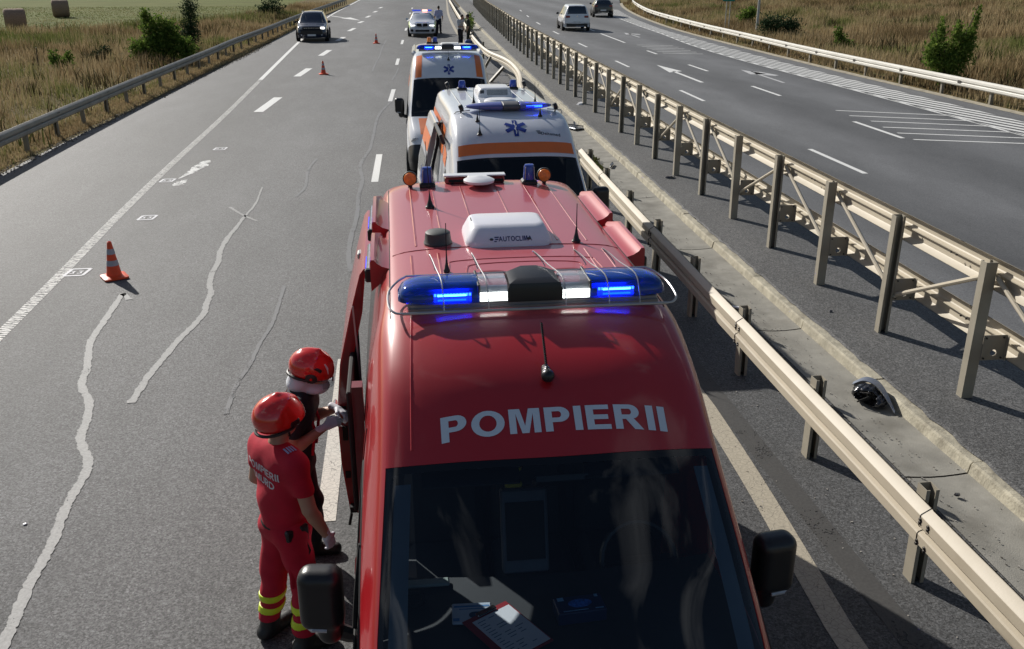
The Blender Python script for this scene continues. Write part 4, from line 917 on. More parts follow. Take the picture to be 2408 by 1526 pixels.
blue_glass = M_glass('blue_dome', (.05, .16, .9), rough=.03, diff=(.01, .07, .33), dfac=.6); blue2 = M_glass('blue_dome_plain', (.05, .14, .7), rough=.05, diff=(.03, .07, .4), dfac=.8)
clear_glass = M_glass('clear_dome', (.9, .93, .95), rough=.03, diff=(.6, .62, .68), dfac=.35)
amber_glass = mat('amber_lens', (.85, .22, .01), .15, coat=1., var=.25, scale=30)
ledblue = mat('led_blue', (.02, .1, 1), .4, emit=(.01, .06, 1.), es=9.); ledblue2 = mat('led_blue_core', (.1, .6, 1), .4, emit=(.08, .55, 1.), es=5.)
ledwhite = mat('led_white', (1, 1, 1), .4, emit=(.95, 1, .93), es=4.); ledred = mat('led_red', (1, .3, .25), .4, emit=(1, .35, .3), es=3.)
refl = mat('reflector', (.6, .62, .7), .25, metal=.8, var=.3, scale=25)
def dome(b, x0, x1, yc, z0, hw, h, round0=False, round1=False, n=18, m=10):
    """rounded cover running along x; ends closed flat or tapered to a soft nose"""
    sec = [(-1, 0), (-1, .25), (-.93, .6), (-.72, .9), (-.42, 1), (.42, 1), (.72, .9), (.93, .6), (1, .25), (1, 0)]; vs = []
    for i in range(n + 1):
        t = i / n; x = x0 + (x1 - x0) * t; k = 1.
        rr = .16
        if round0 and x - x0 < rr: k = math.sqrt(max(0, 1 - (1 - (x - x0) / rr) ** 2)) ** .8
        if round1 and x1 - x < rr: k = math.sqrt(max(0, 1 - (1 - (x1 - x) / rr) ** 2)) ** .8
        k = max(k, .12); vs += [(x, yc + a * hw * (.45 + .55 * k), z0 + c * h * (.25 + .75 * k)) for a, c in sec]
    q = len(sec); b.add(vs, [(i*q+j, (i+1)*q+j, (i+1)*q+j+1, i*q+j+1) for i in range(n) for j in range(q - 1)] + [tuple(range(q))[::-1], tuple(n*q + j for j in range(q))]
          + [(i*q, i*q+q-1, (i+1)*q+q-1, (i+1)*q) for i in range(n)])
def on(bv, x, y, z=4.):
    h = bv.ray_cast(Vector((x, y, z)), Vector((0, 0, -1)), 6); return (h[0], h[1]) if h[0] else (Vector((x, y, 0)), Vector((0, 0, 1)))
def bead(bv, pts, r, b, sink=.4):
    P = []
    for x, y in pts:
        p, n = on(bv, x, y); P.append(p - n * r * sink)
    b.tube(P, r, 6); return b
def antenna(root, bv, x, y, h, lean=(0, .02), base=.03, name='antenna', fat=False):
    p, n = on(bv, x, y); e = empty(name, p, 0, parent=root)
    if fat:
        s = Sdf(.01); s.cone((0, .03, .012), (0, -.05, .012), .022, .034); s.cone((0, .03, .02), (0, -.02, .04), .018, .012); link('base', snet(s, (-.06, -.12, -.03), (.06, .09, .08), .005, 'base', blackp), e)
        b = MB(); b.tube([(0, .0, .03), (lean[0], lean[1], h)], [.006, .004], 6)
        for k in range(24): t = k / 24; b.tube([(lean[0] * t, lean[1] * t, .05 + (h - .05) * t), (lean[0] * t, lean[1] * t, .05 + (h - .05) * t + .003)], .0075, 6)
        b.build('rod', blackm, e)
    else:
        MB().lathe((0, 0, 0), [(base, -.005), (base, .012), (base * .7, .022), (base * .35, .06), (.004, .11)], 12).build('base', blackp, e, smooth=True)
        MB().tube([(0, 0, .08), (lean[0], lean[1], h)], [.004, .0025], 5).build('rod', blackm, e)
    return e
def lightbar(root, y, z, W=.72, xc=0., lit=True, style=0):
    e = empty('light_bar', (xc, y, z), 0, parent=root)
    b = MB(); b.box((0, 0, -.012), (W * 1.86, .25, .045), bev=.012); b.box((0, -.125, -.03), (W * 1.86, .02, .02)); b.build('base_rail', mat('bar_alu', (.25, .26, .28), .35, metal=.7), e)
    b = MB(); dome(b, -W, -.30 * W / .72 * .99, 0, .008, .138, .095, round0=True); b.build('blue_cover', blue_glass, e, smooth=True, ang=50)
    b = MB(); dome(b, .30 * W / .72 * .99, W, 0, .008, .138, .095, round1=True); b.build('blue_cover', blue_glass, e, smooth=True, ang=50)
    k = W / .72
    for s in (-1, 1):
        b = MB(); x = sorted((s * .295 * k, s * .145 * k)); dome(b, x[0], x[1], 0, .008, .136, .092, n=2); b.build('clear_cover', clear_glass, e, smooth=True, ang=50)
        b = MB(); b.box((s * .48 * k, .02, .04), (.34 * k, .12, .05), bev=.01); b.build('reflector', refl, e)
        if lit:
            b = MB()
            for r_ in range(2):
                for c_ in range(12): b.box((s * (.345 + c_ * .0165) * k, -.128, .024 + r_ * .026), (.0125 * k, .012, .02))
            tag(b.build('blue_led', ledblue, e), kind='stuff')
            b = MB()
            for r_ in range(2): b.box((s * .44 * k, -.131, .024 + r_ * .026), (.15 * k, .01, .009))
            b.build('blue_led_core', ledblue2, e)
            b = MB()
            for r_ in range(3):
                for c_ in range(10): b.box((s * (.155 + c_ * .0145) * k, -.137 - .003, .02 + r_ * .016), (.0125 * k, .006, .016))
            tag(b.build('white_led', ledwhite, e), kind='stuff')
        b = MB(); b.box((s * .297 * k, -.0, .055), (.014, .27, .095), bev=.004); b.build('divider', blackp, e)
    sp = [(-.145, -.14), (.145, -.14), (.14, .1), (.07, .15), (-.07, .15), (-.14, .1)]
    b = MB(); vs = []
    for zz, f in ((0, 1.), (.07, 1.), (.10, .93), (.118, .60)): vs += [(x * f * k, yy * (f if yy < 0 else (1 if zz < .1 else .9)), zz) for x, yy in sp]
    b.add(vs, [(i*6+j, i*6+(j+1) % 6, (i+1)*6+(j+1) % 6, (i+1)*6+j) for i in range(3) for j in range(6)] + [(18, 19, 20, 21, 22, 23), (5, 4, 3, 2, 1, 0)])
    b.build('speaker', blackp, e, smooth=True, ang=25)
    return e
def guard(e, W=.72):
    b = MB(); w = W + .05
    lo = [(-W + .02, -.20, -.02), (-w + .03, -.19, -.015), (-w, -.13, 0), (-w, .05, .02), (-w + .05, .14, .05), (-W + .05, .17, .07), (W - .05, .17, .07), (w - .05, .14, .05), (w, .05, .02), (w, -.13, 0), (w - .03, -.19, -.015), (W - .02, -.20, -.02)]
    b.tube(catm(lo[:6], 4) + catm(lo[6:], 4), .0065, 7); b.tube([(-W + .02, -.20, -.02), (W - .02, -.20, -.02)], .0085, 7)
    b.build('guard_frame', steel, e, smooth=True)
    for x in (-.50, -.26, .16, .40, .57):
        b = MB(); d = .09 if x > 0 else .04
        b.tube(catm([(x, -.2, -.02), (x, -.168, .05), (x - .005, -.08, .118), (x - d * .6, .08, .135), (x - d, .2, .155), (x - d * 1.3, .26, .165), (x - d * .8, .22, .12), (x - d * .6, .19, .09)], 4), .0035, 6); b.build('guard_wire', steel, e, smooth=True)
def lathe_beacon(root, loc, r, h, glass, name='beacon', base=True):
    e = empty(name, loc, 0, parent=root)
    MB().box((0, 0, .015), (r * 2.6, r * 2.6, .05), bev=.015).build('base', blackp, e)
    MB().lathe((0, 0, .03), [(r, 0), (r * .97, h * .3), (r * .88, h * .8), (r * .75, h * .97), (r * .3, h)], 20).build('dome', glass, e, smooth=True)
    MB().lathe((0, 0, .04), [(r * .35, 0), (r * .4, h * .7), (.01, h * .72)], 12).build('reflector', refl, e, smooth=True)
    if base:
        b = MB()
        for k in range(4): a = .785 + 1.571 * k; b.tube([(math.cos(a) * r * 1.15, math.sin(a) * r * 1.15, 0), (math.cos(a) * r * 1.02, math.sin(a) * r * 1.02, h * 1.05), (0, 0, h * 1.12)], .004, 5)
        b.build('guard_wire', steel, e)
    return e
def quad_strip_decal(sf, pairs, m, name, root, off=.004):
    """band on the skin between two lists of (u, v)"""
    b = MB(); A = []
    for (a, c) in pairs:
        for t in (0, .25, .5, .75, 1): u = a[0] + (c[0] - a[0]) * t; v = a[1] + (c[1] - a[1]) * t; A.append(sf(u, v) + sf.nrm(u, v) * off)
    b.add(A, [(i*5+j, (i+1)*5+j, (i+1)*5+j+1, i*5+j+1) for i in range(len(pairs) - 1) for j in range(4)]); return b.build(name, m, root, smooth=True)
def star_of_life(root, bv, x, y, s, up=(0, 1, 0), org=None, ax=(1, 0, 0), dr=(0, 0, -1)):
    b = MB(); vs = []; fs = []; O = Vector((x, y, 3.2)) if org is None else Vector(org)
    sh = []
    for k in range(3):
        a = R(90 + 60 * k); c, sn = math.cos(a), math.sin(a)
        for i in range(-4, 4):
            for j in (-1, 0):
                q = [(i / 4 * s, j * .2 * s), ((i + 1) / 4 * s, j * .2 * s), ((i + 1) / 4 * s, (j + 1) * .2 * s), (i / 4 * s, (j + 1) * .2 * s)]
                n0 = len(vs); vs += [(p * c - r_ * sn, p * sn + r_ * c) for p, r_ in q]; fs.append((n0, n0+1, n0+2, n0+3)); sh += [k * .0007] * 4
    v3, f3 = drape(vs, fs, bv, O, ax, up, dr, .005)
    v3 = [Vector(p) + Vector((0, -.3, 1)).normalized() * d if org is None else Vector(p) - Vector(dr) * d for p, d in zip(v3, sh)]
    MB().add(v3, f3).build('star_emblem', mat('emblem_blue', (.01, .035, .25), .35, var=.05), root, fix=False)
    vs = []; fs = []
    def bar2(x0, y0, x1, y1, w):
        d = Vector((x1 - x0, y1 - y0)).normalized(); n_ = Vector((-d.y, d.x)) * w / 2; k = len(vs)
        vs.extend([(x0 + n_.x, y0 + n_.y), (x1 + n_.x, y1 + n_.y), (x1 - n_.x, y1 - n_.y), (x0 - n_.x, y0 - n_.y)]); fs.append((k, k+1, k+2, k+3))
    for i in range(6): bar2(0, (-.8 + i * .27) * s, 0, (-.8 + (i + 1) * .27) * s, .05 * s)
    pr = None
    for i in range(15):
        t = i / 14; p = (math.sin(t * 12) * .13 * s * (.5 + .5 * t), (-.7 + 1.25 * t) * s)
        if pr: bar2(*pr, *p, .05 * s)
        pr = p
    v3, f3 = drape(vs, fs, bv, O, ax, up, dr, .0085); MB().add(v3, f3).build('staff_emblem', MATS['white_plastic'], root, fix=False)

# ------------------------------------------------------------------ the red fire van
VX, VY = .70, 3.87
red = mat('red_paint', (.40, .008, .014), .36, coat=.7, crough=.07, var=.04, scale=3, dirt=(.42, .13, .13), dscale=1.3, damt=.1, spec=.45, haze=(.52, .15, .17, .62))  # pink on the level roof faces is sun haze mixed into the colour
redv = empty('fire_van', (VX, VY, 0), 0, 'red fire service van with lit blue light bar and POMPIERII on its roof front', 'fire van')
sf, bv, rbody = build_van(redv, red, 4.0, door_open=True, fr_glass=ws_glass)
for sx in (-1, 1): van_mirror(redv, sx)
# POMPIERII
vs, fs = text_mesh('POMPIERII', .21, .0075)
vs, fs = dice([(v[0] * 1.1, v[1] * .66) for v in vs], fs, .025)
v3, f3 = drape(vs, fs, bv, (.022, .168, 3.3), (1, .0, 0), (0, 1, 0), (0, 0, -1), .003)
MB().add(v3, f3).build('lettering', mat('letter_white', (.62, .66, .72), .35, var=.03), redv, fix=False)
# roof ribs, seams, hatch outline
b = MB()
for x in (-.58, -.40, -.17, .12, .36, .56): bead(bv, [(x, y) for y in lin(2.05, 3.8, 10)], .036, b, .86)
for x in (-.62, -.45, .5, .62): bead(bv, [(x, y) for y in lin(1.25, 1.85, 6)], .026, b, .8)

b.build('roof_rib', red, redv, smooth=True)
b = MB(); bead(bv, [(x, 1.95) for x in lin(-.74, .74, 20)], .006, b, .2)
for X0, X1, Y0, Y1 in ((-.40, .52, 1.05, 1.66), (-.30, .42, .98, 1.57)):
    q = catm([(X0, Y0), (X0, Y1 - .12), (X0 + .1, Y1), (X1 - .1, Y1), (X1, Y1 - .12), (X1, Y0)], 5); bead(bv, q, .007, b, .3)
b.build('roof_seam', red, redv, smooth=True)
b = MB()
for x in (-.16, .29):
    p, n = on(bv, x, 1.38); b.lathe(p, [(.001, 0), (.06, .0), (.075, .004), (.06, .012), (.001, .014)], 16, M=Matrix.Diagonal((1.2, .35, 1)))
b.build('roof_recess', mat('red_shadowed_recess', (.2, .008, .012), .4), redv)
for sx in (-1, 1):   # two long flutes pressed into the cab roof
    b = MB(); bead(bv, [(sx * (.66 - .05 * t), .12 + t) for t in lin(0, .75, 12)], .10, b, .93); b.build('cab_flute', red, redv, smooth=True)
for x in (-.76, .76): MB().tube([on(bv, x, y)[0] for y in lin(.9, 3.9, 24)], .004, 5).build('roof_gutter', blackm, redv)
e = lightbar(redv, 1.0, 2.60, W=.74, xc=.025); guard(e, .74)
MB().box((-.5, 0, -.06), (.1, .16, .08)).box((.5, 0, -.06), (.1, .16, .08)).build('mounting_foot', blackm, e)
antenna(redv, bv, .01, .375, .24, (-.012, .10), fat=True)
antenna(redv, bv, -.45, 3.05, .5, (-.02, 0), .035); antenna(redv, bv, .47, 2.0, .26, (.0, 0)); antenna(redv, bv, -.42, 1.45, .30, (0, .0), .02)
# air conditioner
ac = empty('air_conditioner', (.02, 2.16, 2.59), 0, parent=redv)
b = MB(); vs = []
prof = [(1.0, 1.0, 0.), (1.0, 1.0, .03), (.98, .96, .05), (.87, .76, .112), (.83, .66, .13), (.76, .56, .136)]
def rrect(hx, hy, r, n=5):
    o = []
    for cx, cy, a0 in ((1, 1, 0), (-1, 1, 90), (-1, -1, 180), (1, -1, 270)):
        for k in range(n + 1): a = R(a0 + 90 * k / n); o.append((cx * (hx - r) + r * math.cos(a), cy * (hy - r) + r * math.sin(a)))
    return o
for fx, fy, z in prof: vs += [(x, y + (1 - fy) * .05, z) for x, y in rrect(.285 * fx, .245 * fy, .09 * min(fx, fy))]
n = 24; b.add(vs, [(i*n+j, i*n+(j+1) % n, (i+1)*n+(j+1) % n, (i+1)*n+j) for i in range(5) for j in range(n)] + [tuple(range(n))[::-1], tuple(5*n+j for j in range(n))])
b.build('housing', mat('ac_white', (.74, .74, .80), .38, coat=.2, var=.03), ac, smooth=True, ang=50)
abv = BVHTree.FromPolygons([Vector(v) for v in b.v], b.f)
vs, fs = text_mesh('AUTOCLIMA', .036, .0007); v3, f3 = drape(vs, fs, abv, (.035, -.4, .06), (1, 0, 0), (0, .0, 1), (0, 1, 0), .002)
ink = mat('ink_blue', (.02, .02, .12), .5); MB().add(v3, f3).build('lettering', ink, ac, fix=False)
b = MB()
for k, (w, o) in enumerate(((.03, 0), (.024, .003), (.018, -.003))):
    v3, f3 = drape([(-.1 + o, .012 - k * .011), (-.1 + w + o, .012 - k * .011), (-.1 + w + o - .004, .006 - k * .011), (-.1 + o, .006 - k * .011)], [(0, 1, 2, 3)], abv, (0, -.4, .06), (1, 0, 0), (0, 0, 1), (0, 1, 0), .002); b.add(v3, f3)
b.build('logo', ink, ac, fix=False)
b = MB()
for x in (-.12, .125): b.box((x, -.222, .06), (.022, .03, .012), bev=.004)
b.box((-.235, .03, .12), (.012, .10, .03), M=Matrix.Rotation(.5, 3, 'Y'), bev=.005); b.build('vent_slot', greyin, ac)
p, n = on(bv, -.44, 2.08); e = empty('roof_vent', p, 0, parent=redv); MB().lathe((0, 0, 0), [(.092, -.01), (.095, .01), (.088, .02), (.082, .075), (.07, .084), (.01, .086)], 28).build('cap', mat('vent_grey', (.05, .055, .055), .6), e, smooth=True, ang=40)
# dish-like antenna with scene-light bar at the rear
p, n = on(bv, -.02, 3.68); e = empty('roof_dome', p, 0, parent=redv)
MB().lathe((0, 0, .03), [(.10, 0), (.125, .012), (.128, .03), (.10, .045), (.07, .05), (.03, .06), (.005, .062)], 28).build('dome', whitep, e, smooth=True)
MB().box((0, .08, .055), (.17, .14, .03), bev=.01).build('arm', whitep, e)
b = MB(); b.box((-.02, .2, .06), (.52, .10, .012), bev=.004); b.build('panel_top', whitep, e); b = MB(); b.box((-.02, .2, .02), (.50, .085, .055), bev=.01); b.build('panel_front', mat('tail_red', (.25, .02, .02), .2, coat=1), e)
b = MB(); b.tube([(-.24, .15, .02), (.22, .15, .02)], .012, 6); b.tube([(-.2, .15, .0), (-.24, .15, -.03)], .012, 5); b.tube([(.2, .15, .0), (.24, .15, -.03)], .012, 5); b.build('bracket', blackm, e)
for x in (-.44, .41): lathe_beacon(redv, on(bv, x, 3.78)[0], .05, .135, blue2, 'blue_beacon')
for x in (-.58, .54):
    p, n = on(bv, x, 3.80); e = empty('amber_lamp', p, 0, parent=redv)
    MB().lathe((0, -.0, .075), [(.005, -.03), (.05, -.028), (.054, -.01), (.054, .012), (.045, .028), (.01, .034)], 24, M=Matrix.Rotation(R(-90), 3, 'X')).build('lens', amber_glass, e, smooth=True)
    MB().lathe((0, -.0, .075), [(.055, -.012), (.060, -.01), (.060, .01), (.055, .012)], 24, M=Matrix.Rotation(R(-90), 3, 'X')).build('bezel', blackp, e)
    MB().tube([(0, 0, .03), (0, 0, -.01)], .018, 8).build('stalk', blackp, e)
# long side fairings over the side lamps
for sx, spans in ((-1, ((2.65, 3.65), (1.72, 2.52))), (1, ((2.7, 3.6), (1.78, 2.62)))):
    for (y0, y1) in spans:
        e = empty('side_fairing', (sx * .71, (y0 + y1) / 2, 2.43), 0, parent=redv); L = (y1 - y0) / 2; b = MB(); vs = []
        prof = [(0, .11)] + [(.15 * math.sin(R(a)) + .0, .11 + .085 * (1 - math.cos(R(a))) ) for a in (20, 40, 60, 75)] + [(.165, .175), (.17, .16), (.17, -.03)]
        for yy, f in ((-L, 1), (L * .6, 1), (L, .75)): vs += [(sx * x * (f if x > .1 else 1), yy, z * (1 if z < 0 else f)) for x, z in prof]
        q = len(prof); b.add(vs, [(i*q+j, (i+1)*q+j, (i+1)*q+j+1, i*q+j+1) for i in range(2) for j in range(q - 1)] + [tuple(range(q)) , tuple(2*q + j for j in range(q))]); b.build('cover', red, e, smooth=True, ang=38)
        b = MB(); b.box((sx * .185, 0, .05), (.03, L * 1.5, .07), bev=.01); b.build('side_lamp', MATS['lamp_glass'], e)
        b = MB(); b.box((sx * .20, -.1, .05), (.012, L * .6, .05)); b.build('blue_led', mat('led_blue_dim', (.03, .05, .5), .3, emit=(.02, .05, 1), es=.8) if sx < 0 else MATS['lamp_glass'], e)
        b = MB(); b.box((sx * .185, -L * .78, .05), (.045, .05, .085), bev=.01); b.build('lamp_end', blackp, e)
# interior behind the open side door
inr = mat('inner_red', (.20, .008, .012), .4, coat=.5)
MB().box((-.97, 1.05, 1.2), (.06, .09, 1.75)).build('door_pillar', inr, redv)
b = MB(); b.box((-.82, 1.9, 1.35), (.04, 1.4, 1.6)); b.build('inner_panel', darkin, redv); MB().box((-.94, 1.7, .42), (.14, 1.5, .05)).build('side_step', greyin, redv)
b = MB()
for (y, z) in ((1.45, 1.9), (1.75, 1.55)): b.box((-.86, y, z), (.07, .25, .18), bev=.02)
b.build('equipment_box', inr, redv)
# sliding door, slid back and standing proud of the side
dr_ = empty('sliding_door', (-1.1, 2.45, 0), 0, parent=redv)
b = MB(); pr = [(.02, .34), (-.06, .38), (-.10, .8), (-.105, 1.2), (-.06, 1.6), (.04, 2.0), (.12, 2.28), (.15, 2.32)]; pi = [(x + (.085 if 0 < i < 6 else .04), z) for i, (x, z) in enumerate(pr)]
q = len(pr); vs = []
for y in (0, 1.7): vs += [(x, y, z) for x, z in pr] + [(x, y, z) for x, z in reversed(pi)]
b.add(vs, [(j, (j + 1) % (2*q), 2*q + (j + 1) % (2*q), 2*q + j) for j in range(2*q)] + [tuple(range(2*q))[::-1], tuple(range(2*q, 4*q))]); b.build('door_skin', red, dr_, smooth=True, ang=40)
b = MB()
pf = [(x * 1.0 + (.012 if i < q else -.012), z) for i, (x, z) in enumerate(pr + pi[::-1])]; b.add([(x, -.006, z) for x, z in pf] + [(x, .02, z) for x, z in pf], [tuple(range(2*q))[::-1], tuple(range(2*q, 4*q))] + [(j, (j+1) % (2*q), 2*q+(j+1) % (2*q), 2*q+j) for j in range(2*q)]); b.build('door_edge', inr, dr_)
for z, h in ((1.25, .05), (1.05, .12), (.7, .06)): MB().box((-.055, -.010, z), (.04, .008, h), bev=.003).build('latch_hole', blackm, dr_)
b = MB(); b.box((-.03, -.03, .42), (.05, .07, .05)); b.tube([(-.05, -.01, .36), (-.07, -.05, .28)], .012, 5); b.build('latch', blackm, dr_)
b = MB(); b.box((-.125, .12, 1.22), (.03, .16, .045), bev=.012); b.build('door_handle', chrome, dr_)
b = MB()
for k in range(4): b.add([(-.108 - .001 * k, .35 + .18 * k, .98), (-.108, .44 + .18 * k, .98), (-.108, .52 + .18 * k, 1.22), (-.108, .43 + .18 * k, 1.22)], [(0, 1, 2, 3)])
b.build('hazard_stripe', mat('hi_vis', (.62, .75, .02), .4), dr_, fix=False)
b = MB(); b.box((.035, .05, 1.25), (.035, 1.5, .9), bev=.01); b.build('window_liner', blackm, dr_); b = MB(); b.box((.13, .7, 2.22), (.09, .12, .05), bev=.01); b.build('roller_arm', galv, dr_)
b = MB(); b.tube([(.06, -.0, 2.05), (.085, .0, 1.4), (.08, .0, .7)], .01, 5); b.build('door_seal', galv, dr_)
for sx in (-1, 1):
    sf.patch(6.12, 7.98, sx * 1.68, sx * 1.93, -.03, 14, 3).build('pillar_trim', mat('trim_slate', (.13, .17, .21), .7, var=.05), redv, smooth=True)
# things lying on the dashboard behind the windscreen (they can be lifted off: top-level)
def onf(o): return o
cx, cy, cz = VX, VY, 1.2
e = empty('clipboard', (.42, 3.50, 1.425), R(31), 'red clipboard with a white written form on the fire van dashboard', 'clipboard')
MB().box((0, 0, 0), (.26, .36, .008), bev=.003).build('board', mat('clip_red', (.3, .02, .03), .4), e); MB().box((.012, -.012, .0065), (.215, .31, .003)).build('paper', mat('paper', (.72, .74, .8), .8, var=.03), e)
b = MB(); b.box((0, .165, .012), (.11, .03, .014), bev=.004); b.build('clip', chrome, e)
b = MB()
for i in range(13):
    y = .12 - i * .021
    for j in range(random.randint(1, 3)): w = random.uniform(.02, .05); b.box((-.08 + j * .062 + w / 2, y, .0085), (w, .004, .0008))
tag(b.build('handwriting', mat('pen_ink', (.12, .14, .25), .7), e), kind='stuff')
e = empty('envelope_pack', (.27, 3.665, 1.412), R(-3), 'white and pale blue plastic packet beside the red clipboard on the dashboard', 'packet')
MB().box((0, 0, 0), (.19, .15, .014), bev=.006).build('pack', mat('pack_white', (.55, .62, .72), .3, var=.06, scale=20), e); b = MB(); b.prism([(.03 * math.cos(a) + (.02 if math.cos(a) > 0 else -.02), .024 * math.sin(a)) for a in lin(0, 6.28, 16)[:-1]], .0072, .0082, c=(.035, -.02, 0)); b.build('label_oval', mat('pack_blue', (.02, .05, .12), .4), e)
b = MB(); b.box((0, .045, .0078), (.17, .012, .0012)); b.box((0, .025, .0078), (.12, .006, .0012)); b.box((-.075, -.05, .0078), (.03, .02, .0012)); b.build('print', mat('pack_print', (.1, .25, .5), .5), e)
e = empty('glove_box', (.78, 3.60, 1.437), R(4), 'dark blue glove box with a bright blue opening on the dashboard', 'box')
MB().box((0, 0, .0), (.235, .125, .065), bev=.004).build('carton', mat('carton_blue', (.01, .03, .10), .35), e)
b = MB(); b.lathe((0, .0, .033), [(.001, 0), (.05, 0), (.055, .004), (.001, .006)], 20, M=Matrix.Diagonal((1.05, .55, 1))); b.build('glove_opening', mat('glove_blue', (.02, .16, .62), .5, var=.5, scale=60), e)
b = MB(); b.box((-.085, .045, .0335), (.03, .025, .001)); b.box((.09, .048, .0335), (.016, .018, .001)); b.box((-.03, -.045, .0335), (.12, .004, .001)); b.box((.085, -.045, .0335), (.04, .006, .001)); b.build('print', mat('carton_print', (.25, .5, .75), .5), e)
# white instrument stand, pale cuff and light grips inside the cab (seen through the windscreen)
b = MB(); b.box((-.12, .22, 1.58), (.24, .08, .44), bev=.01, M=Matrix.Rotation(-.3, 3, 'X')); b.build('centre_console', mat('console_pale', (.10, .115, .135), .5), redv)
b = MB(); b.box((-.12, .175, 1.60), (.20, .012, .30), M=Matrix.Rotation(-.3, 3, 'X')); b.build('console_screen', blackm, redv); b = MB()
for z, y in ((1.82, .27), (1.89, .31)): b.box((-.17, y, z), (.09, .03, .03), bev=.008)
b.build('yellow_grip', mat('grip_yellow', (.5, .45, .05), .5), redv)
b = MB(); b.box((-.66, .06, 1.41), (.28, .06, .02), bev=.008); b.build('dash_tray', mat('tray_pale', (.3, .36, .34), .5), redv)
b = MB(); b.tube([Vector((-.70 + .045 * math.cos(a), -.06 + .05 * math.sin(a), 1.41)) for a in lin(-.5, 5.6, 16)], .014, 6); b.build('cup_holder', blackm, redv)
b = MB(); b.box((.05, .10, 1.93), (.3, .04, .07), bev=.02, M=Matrix.Rotation(.3, 3, 'X')); b.build('rear_view_mirror', blackp, redv)
b = MB()
for sx in (-1, 1): b.box((sx * .40, .16, 1.99), (.48, .2, .012), bev=.004, M=Matrix.Rotation(.5, 3, 'X'))
b.build('sun_visor', darkin, redv)

# ------------------------------------------------------------------ ambulances
white = mat('white_paint', (.66, .68, .73), .28, coat=.8, crough=.05, var=.03, dirt=(.45, .46, .47), dscale=1.2, damt=.2)
orange = mat('orange_film', (.75, .17, .03), .4, coat=.2, var=.05)
ws2 = M_glass('windscreen_glass_dark', (.45, .52, .56), frit=(.84, .66, .06, .05))
ledbar = mat('bar_cover_smoke', (.12, .14, .35), .15, coat=1., var=.1)
def ambulance(name, x, y, rz, label, L):
    root = empty(name, (x, y, 0), rz, label, 'ambulance', 'ambulances parked behind the fire van'); root.scale = (.96, .96, .96); s, v, _ = build_van(root, white, L, fr_glass=ws2); return root, s, v
# second vehicle in the queue
a2, s2, v2 = ambulance('ambulance', 1.57, 11.8, R(1.3), 'white ambulance behind the fire van with orange band above its windscreen and open door', 3.6)
for sx in (-1, 1): van_mirror(a2, sx, 1.5)
quad_strip_decal(s2, [((5.47, v), (5.82, v)) for v in lin(-2.0, 2.0, 14)], orange, 'orange_band', a2)
star_of_life(a2, v2, 0.03, .45, .155)
vs, fs = dice(*text_mesh('Deltamed', .062, .001)); v3, f3 = drape(vs, fs, v2, (.50, .34, 3.3), (1, 0, 0), (0, 1, 0), (0, 0, -1), .004); MB().add(v3, f3).build('lettering', mat('ink_grey', (.03, .045, .07), .5), a2, fix=False)
b = MB()
for k in range(3):
    v3, f3 = drape([(-.03 + .01 * k, .03 - .02 * k), (.03 + .006 * k, .03 - .02 * k), (.034 + .006 * k, .018 - .02 * k), (-.02 + .01 * k, .018 - .02 * k)], [(0, 1, 2, 3)], v2, (.33, .35, 3.3), (1, 0, 0), (0, 1, 0), (0, 0, -1), .004); b.add(v3, f3)
b.build('logo', MATS['ink_grey'], a2, fix=False)
sgns = (-1, 1)
for sg in sgns:
    quad_strip_decal(s2, [((u, sg * 3.35), (u, sg * 4.05)) for u in lin(.3, 3.3, 8)], orange, 'orange_stripe', a2)
    quad_strip_decal(s2, [((u, sg * 3.55), (u + .0, sg * 4.02)) for u in lin(4.2, 5.0, 4)], orange, 'orange_patch', a2)
    quad_strip_decal(s2, [((u, sg * 4.3), (u, sg * 5.1)) for u in lin(.5, 2.2, 6)], mat('window_film', (.10, .115, .11), .25, coat=.8), 'side_film', a2)
b = MB()
for x in (-.6, -.38, -.1, .12, .36, .58): bead(v2, [(x, y) for y in lin(1.4, 3.5, 10)], .022, b, .7)
b.build('roof_rib', white, a2, smooth=True)
# slim light bar
e = empty('light_bar', (0.02, 1.02, 2.64), 0, parent=a2)
s = Sdf(.01); s.ell((0, 0, .0), (.62, .17, .06)); 
bar2m = M_glass('slim_cover', (.15, .18, .55), rough=.08, diff=(.14, .16, .42), dfac=.85)
def half(sd, fn): q = Sdf(.01); q.p = list(sd.p); q.cutz(fn); return q
link('blue_cover', snet(half(s, lambda P, d: np.maximum(d, P[..., 0] + .10)), (-.7, -.2, -.1), (.1, .2, .1), .012, 'blue_cover', bar2m), e)
link('blue_cover', snet(half(s, lambda P, d: np.maximum(d, .14 - P[..., 0])), (-.1, -.2, -.1), (.7, .2, .1), .012, 'blue_cover', bar2m), e)
link('speaker', snet(half(s, lambda P, d: np.maximum(d, np.abs(P[..., 0] - .02) - .118)), (-.2, -.2, -.1), (.25, .2, .1), .012, 'speaker', mat('speaker_grey', (.10, .10, .11), .5)), e)
b = MB(); b.box((-.0, -.145, .0), (.3, .02, .035)); b.build('speaker_grille', blackm, e)
b = MB()
for c_ in range(9): b.box((.24 + c_ * .026, -.145 + c_ * .003, .005), (.02, .012, .026))
tag(b.build('blue_led', ledblue, e), kind='stuff')
b = MB()
for x in (-.3, .3): b.tube([(x, 0, -.03), (x, 0, -.10)], .014, 6)
b.tube([(-.55, -.02, -.05), (-.75, -.02, -.07), (-.78, .05, -.12)], .008, 5); b.tube([(.55, -.02, -.05), (.75, -.02, -.07), (.78, .05, -.12)], .008, 5); b.build('mounting_leg', galv, e)
antenna(a2, v2, -.47, .62, .02, base=.03); antenna(a2, v2, -.47, .35, .38, (0, .01), .035); antenna(a2, v2, .5, 1.6, .3); antenna(a2, v2, -.4, 1.7, .32); antenna(a2, v2, .42, .72, .10)
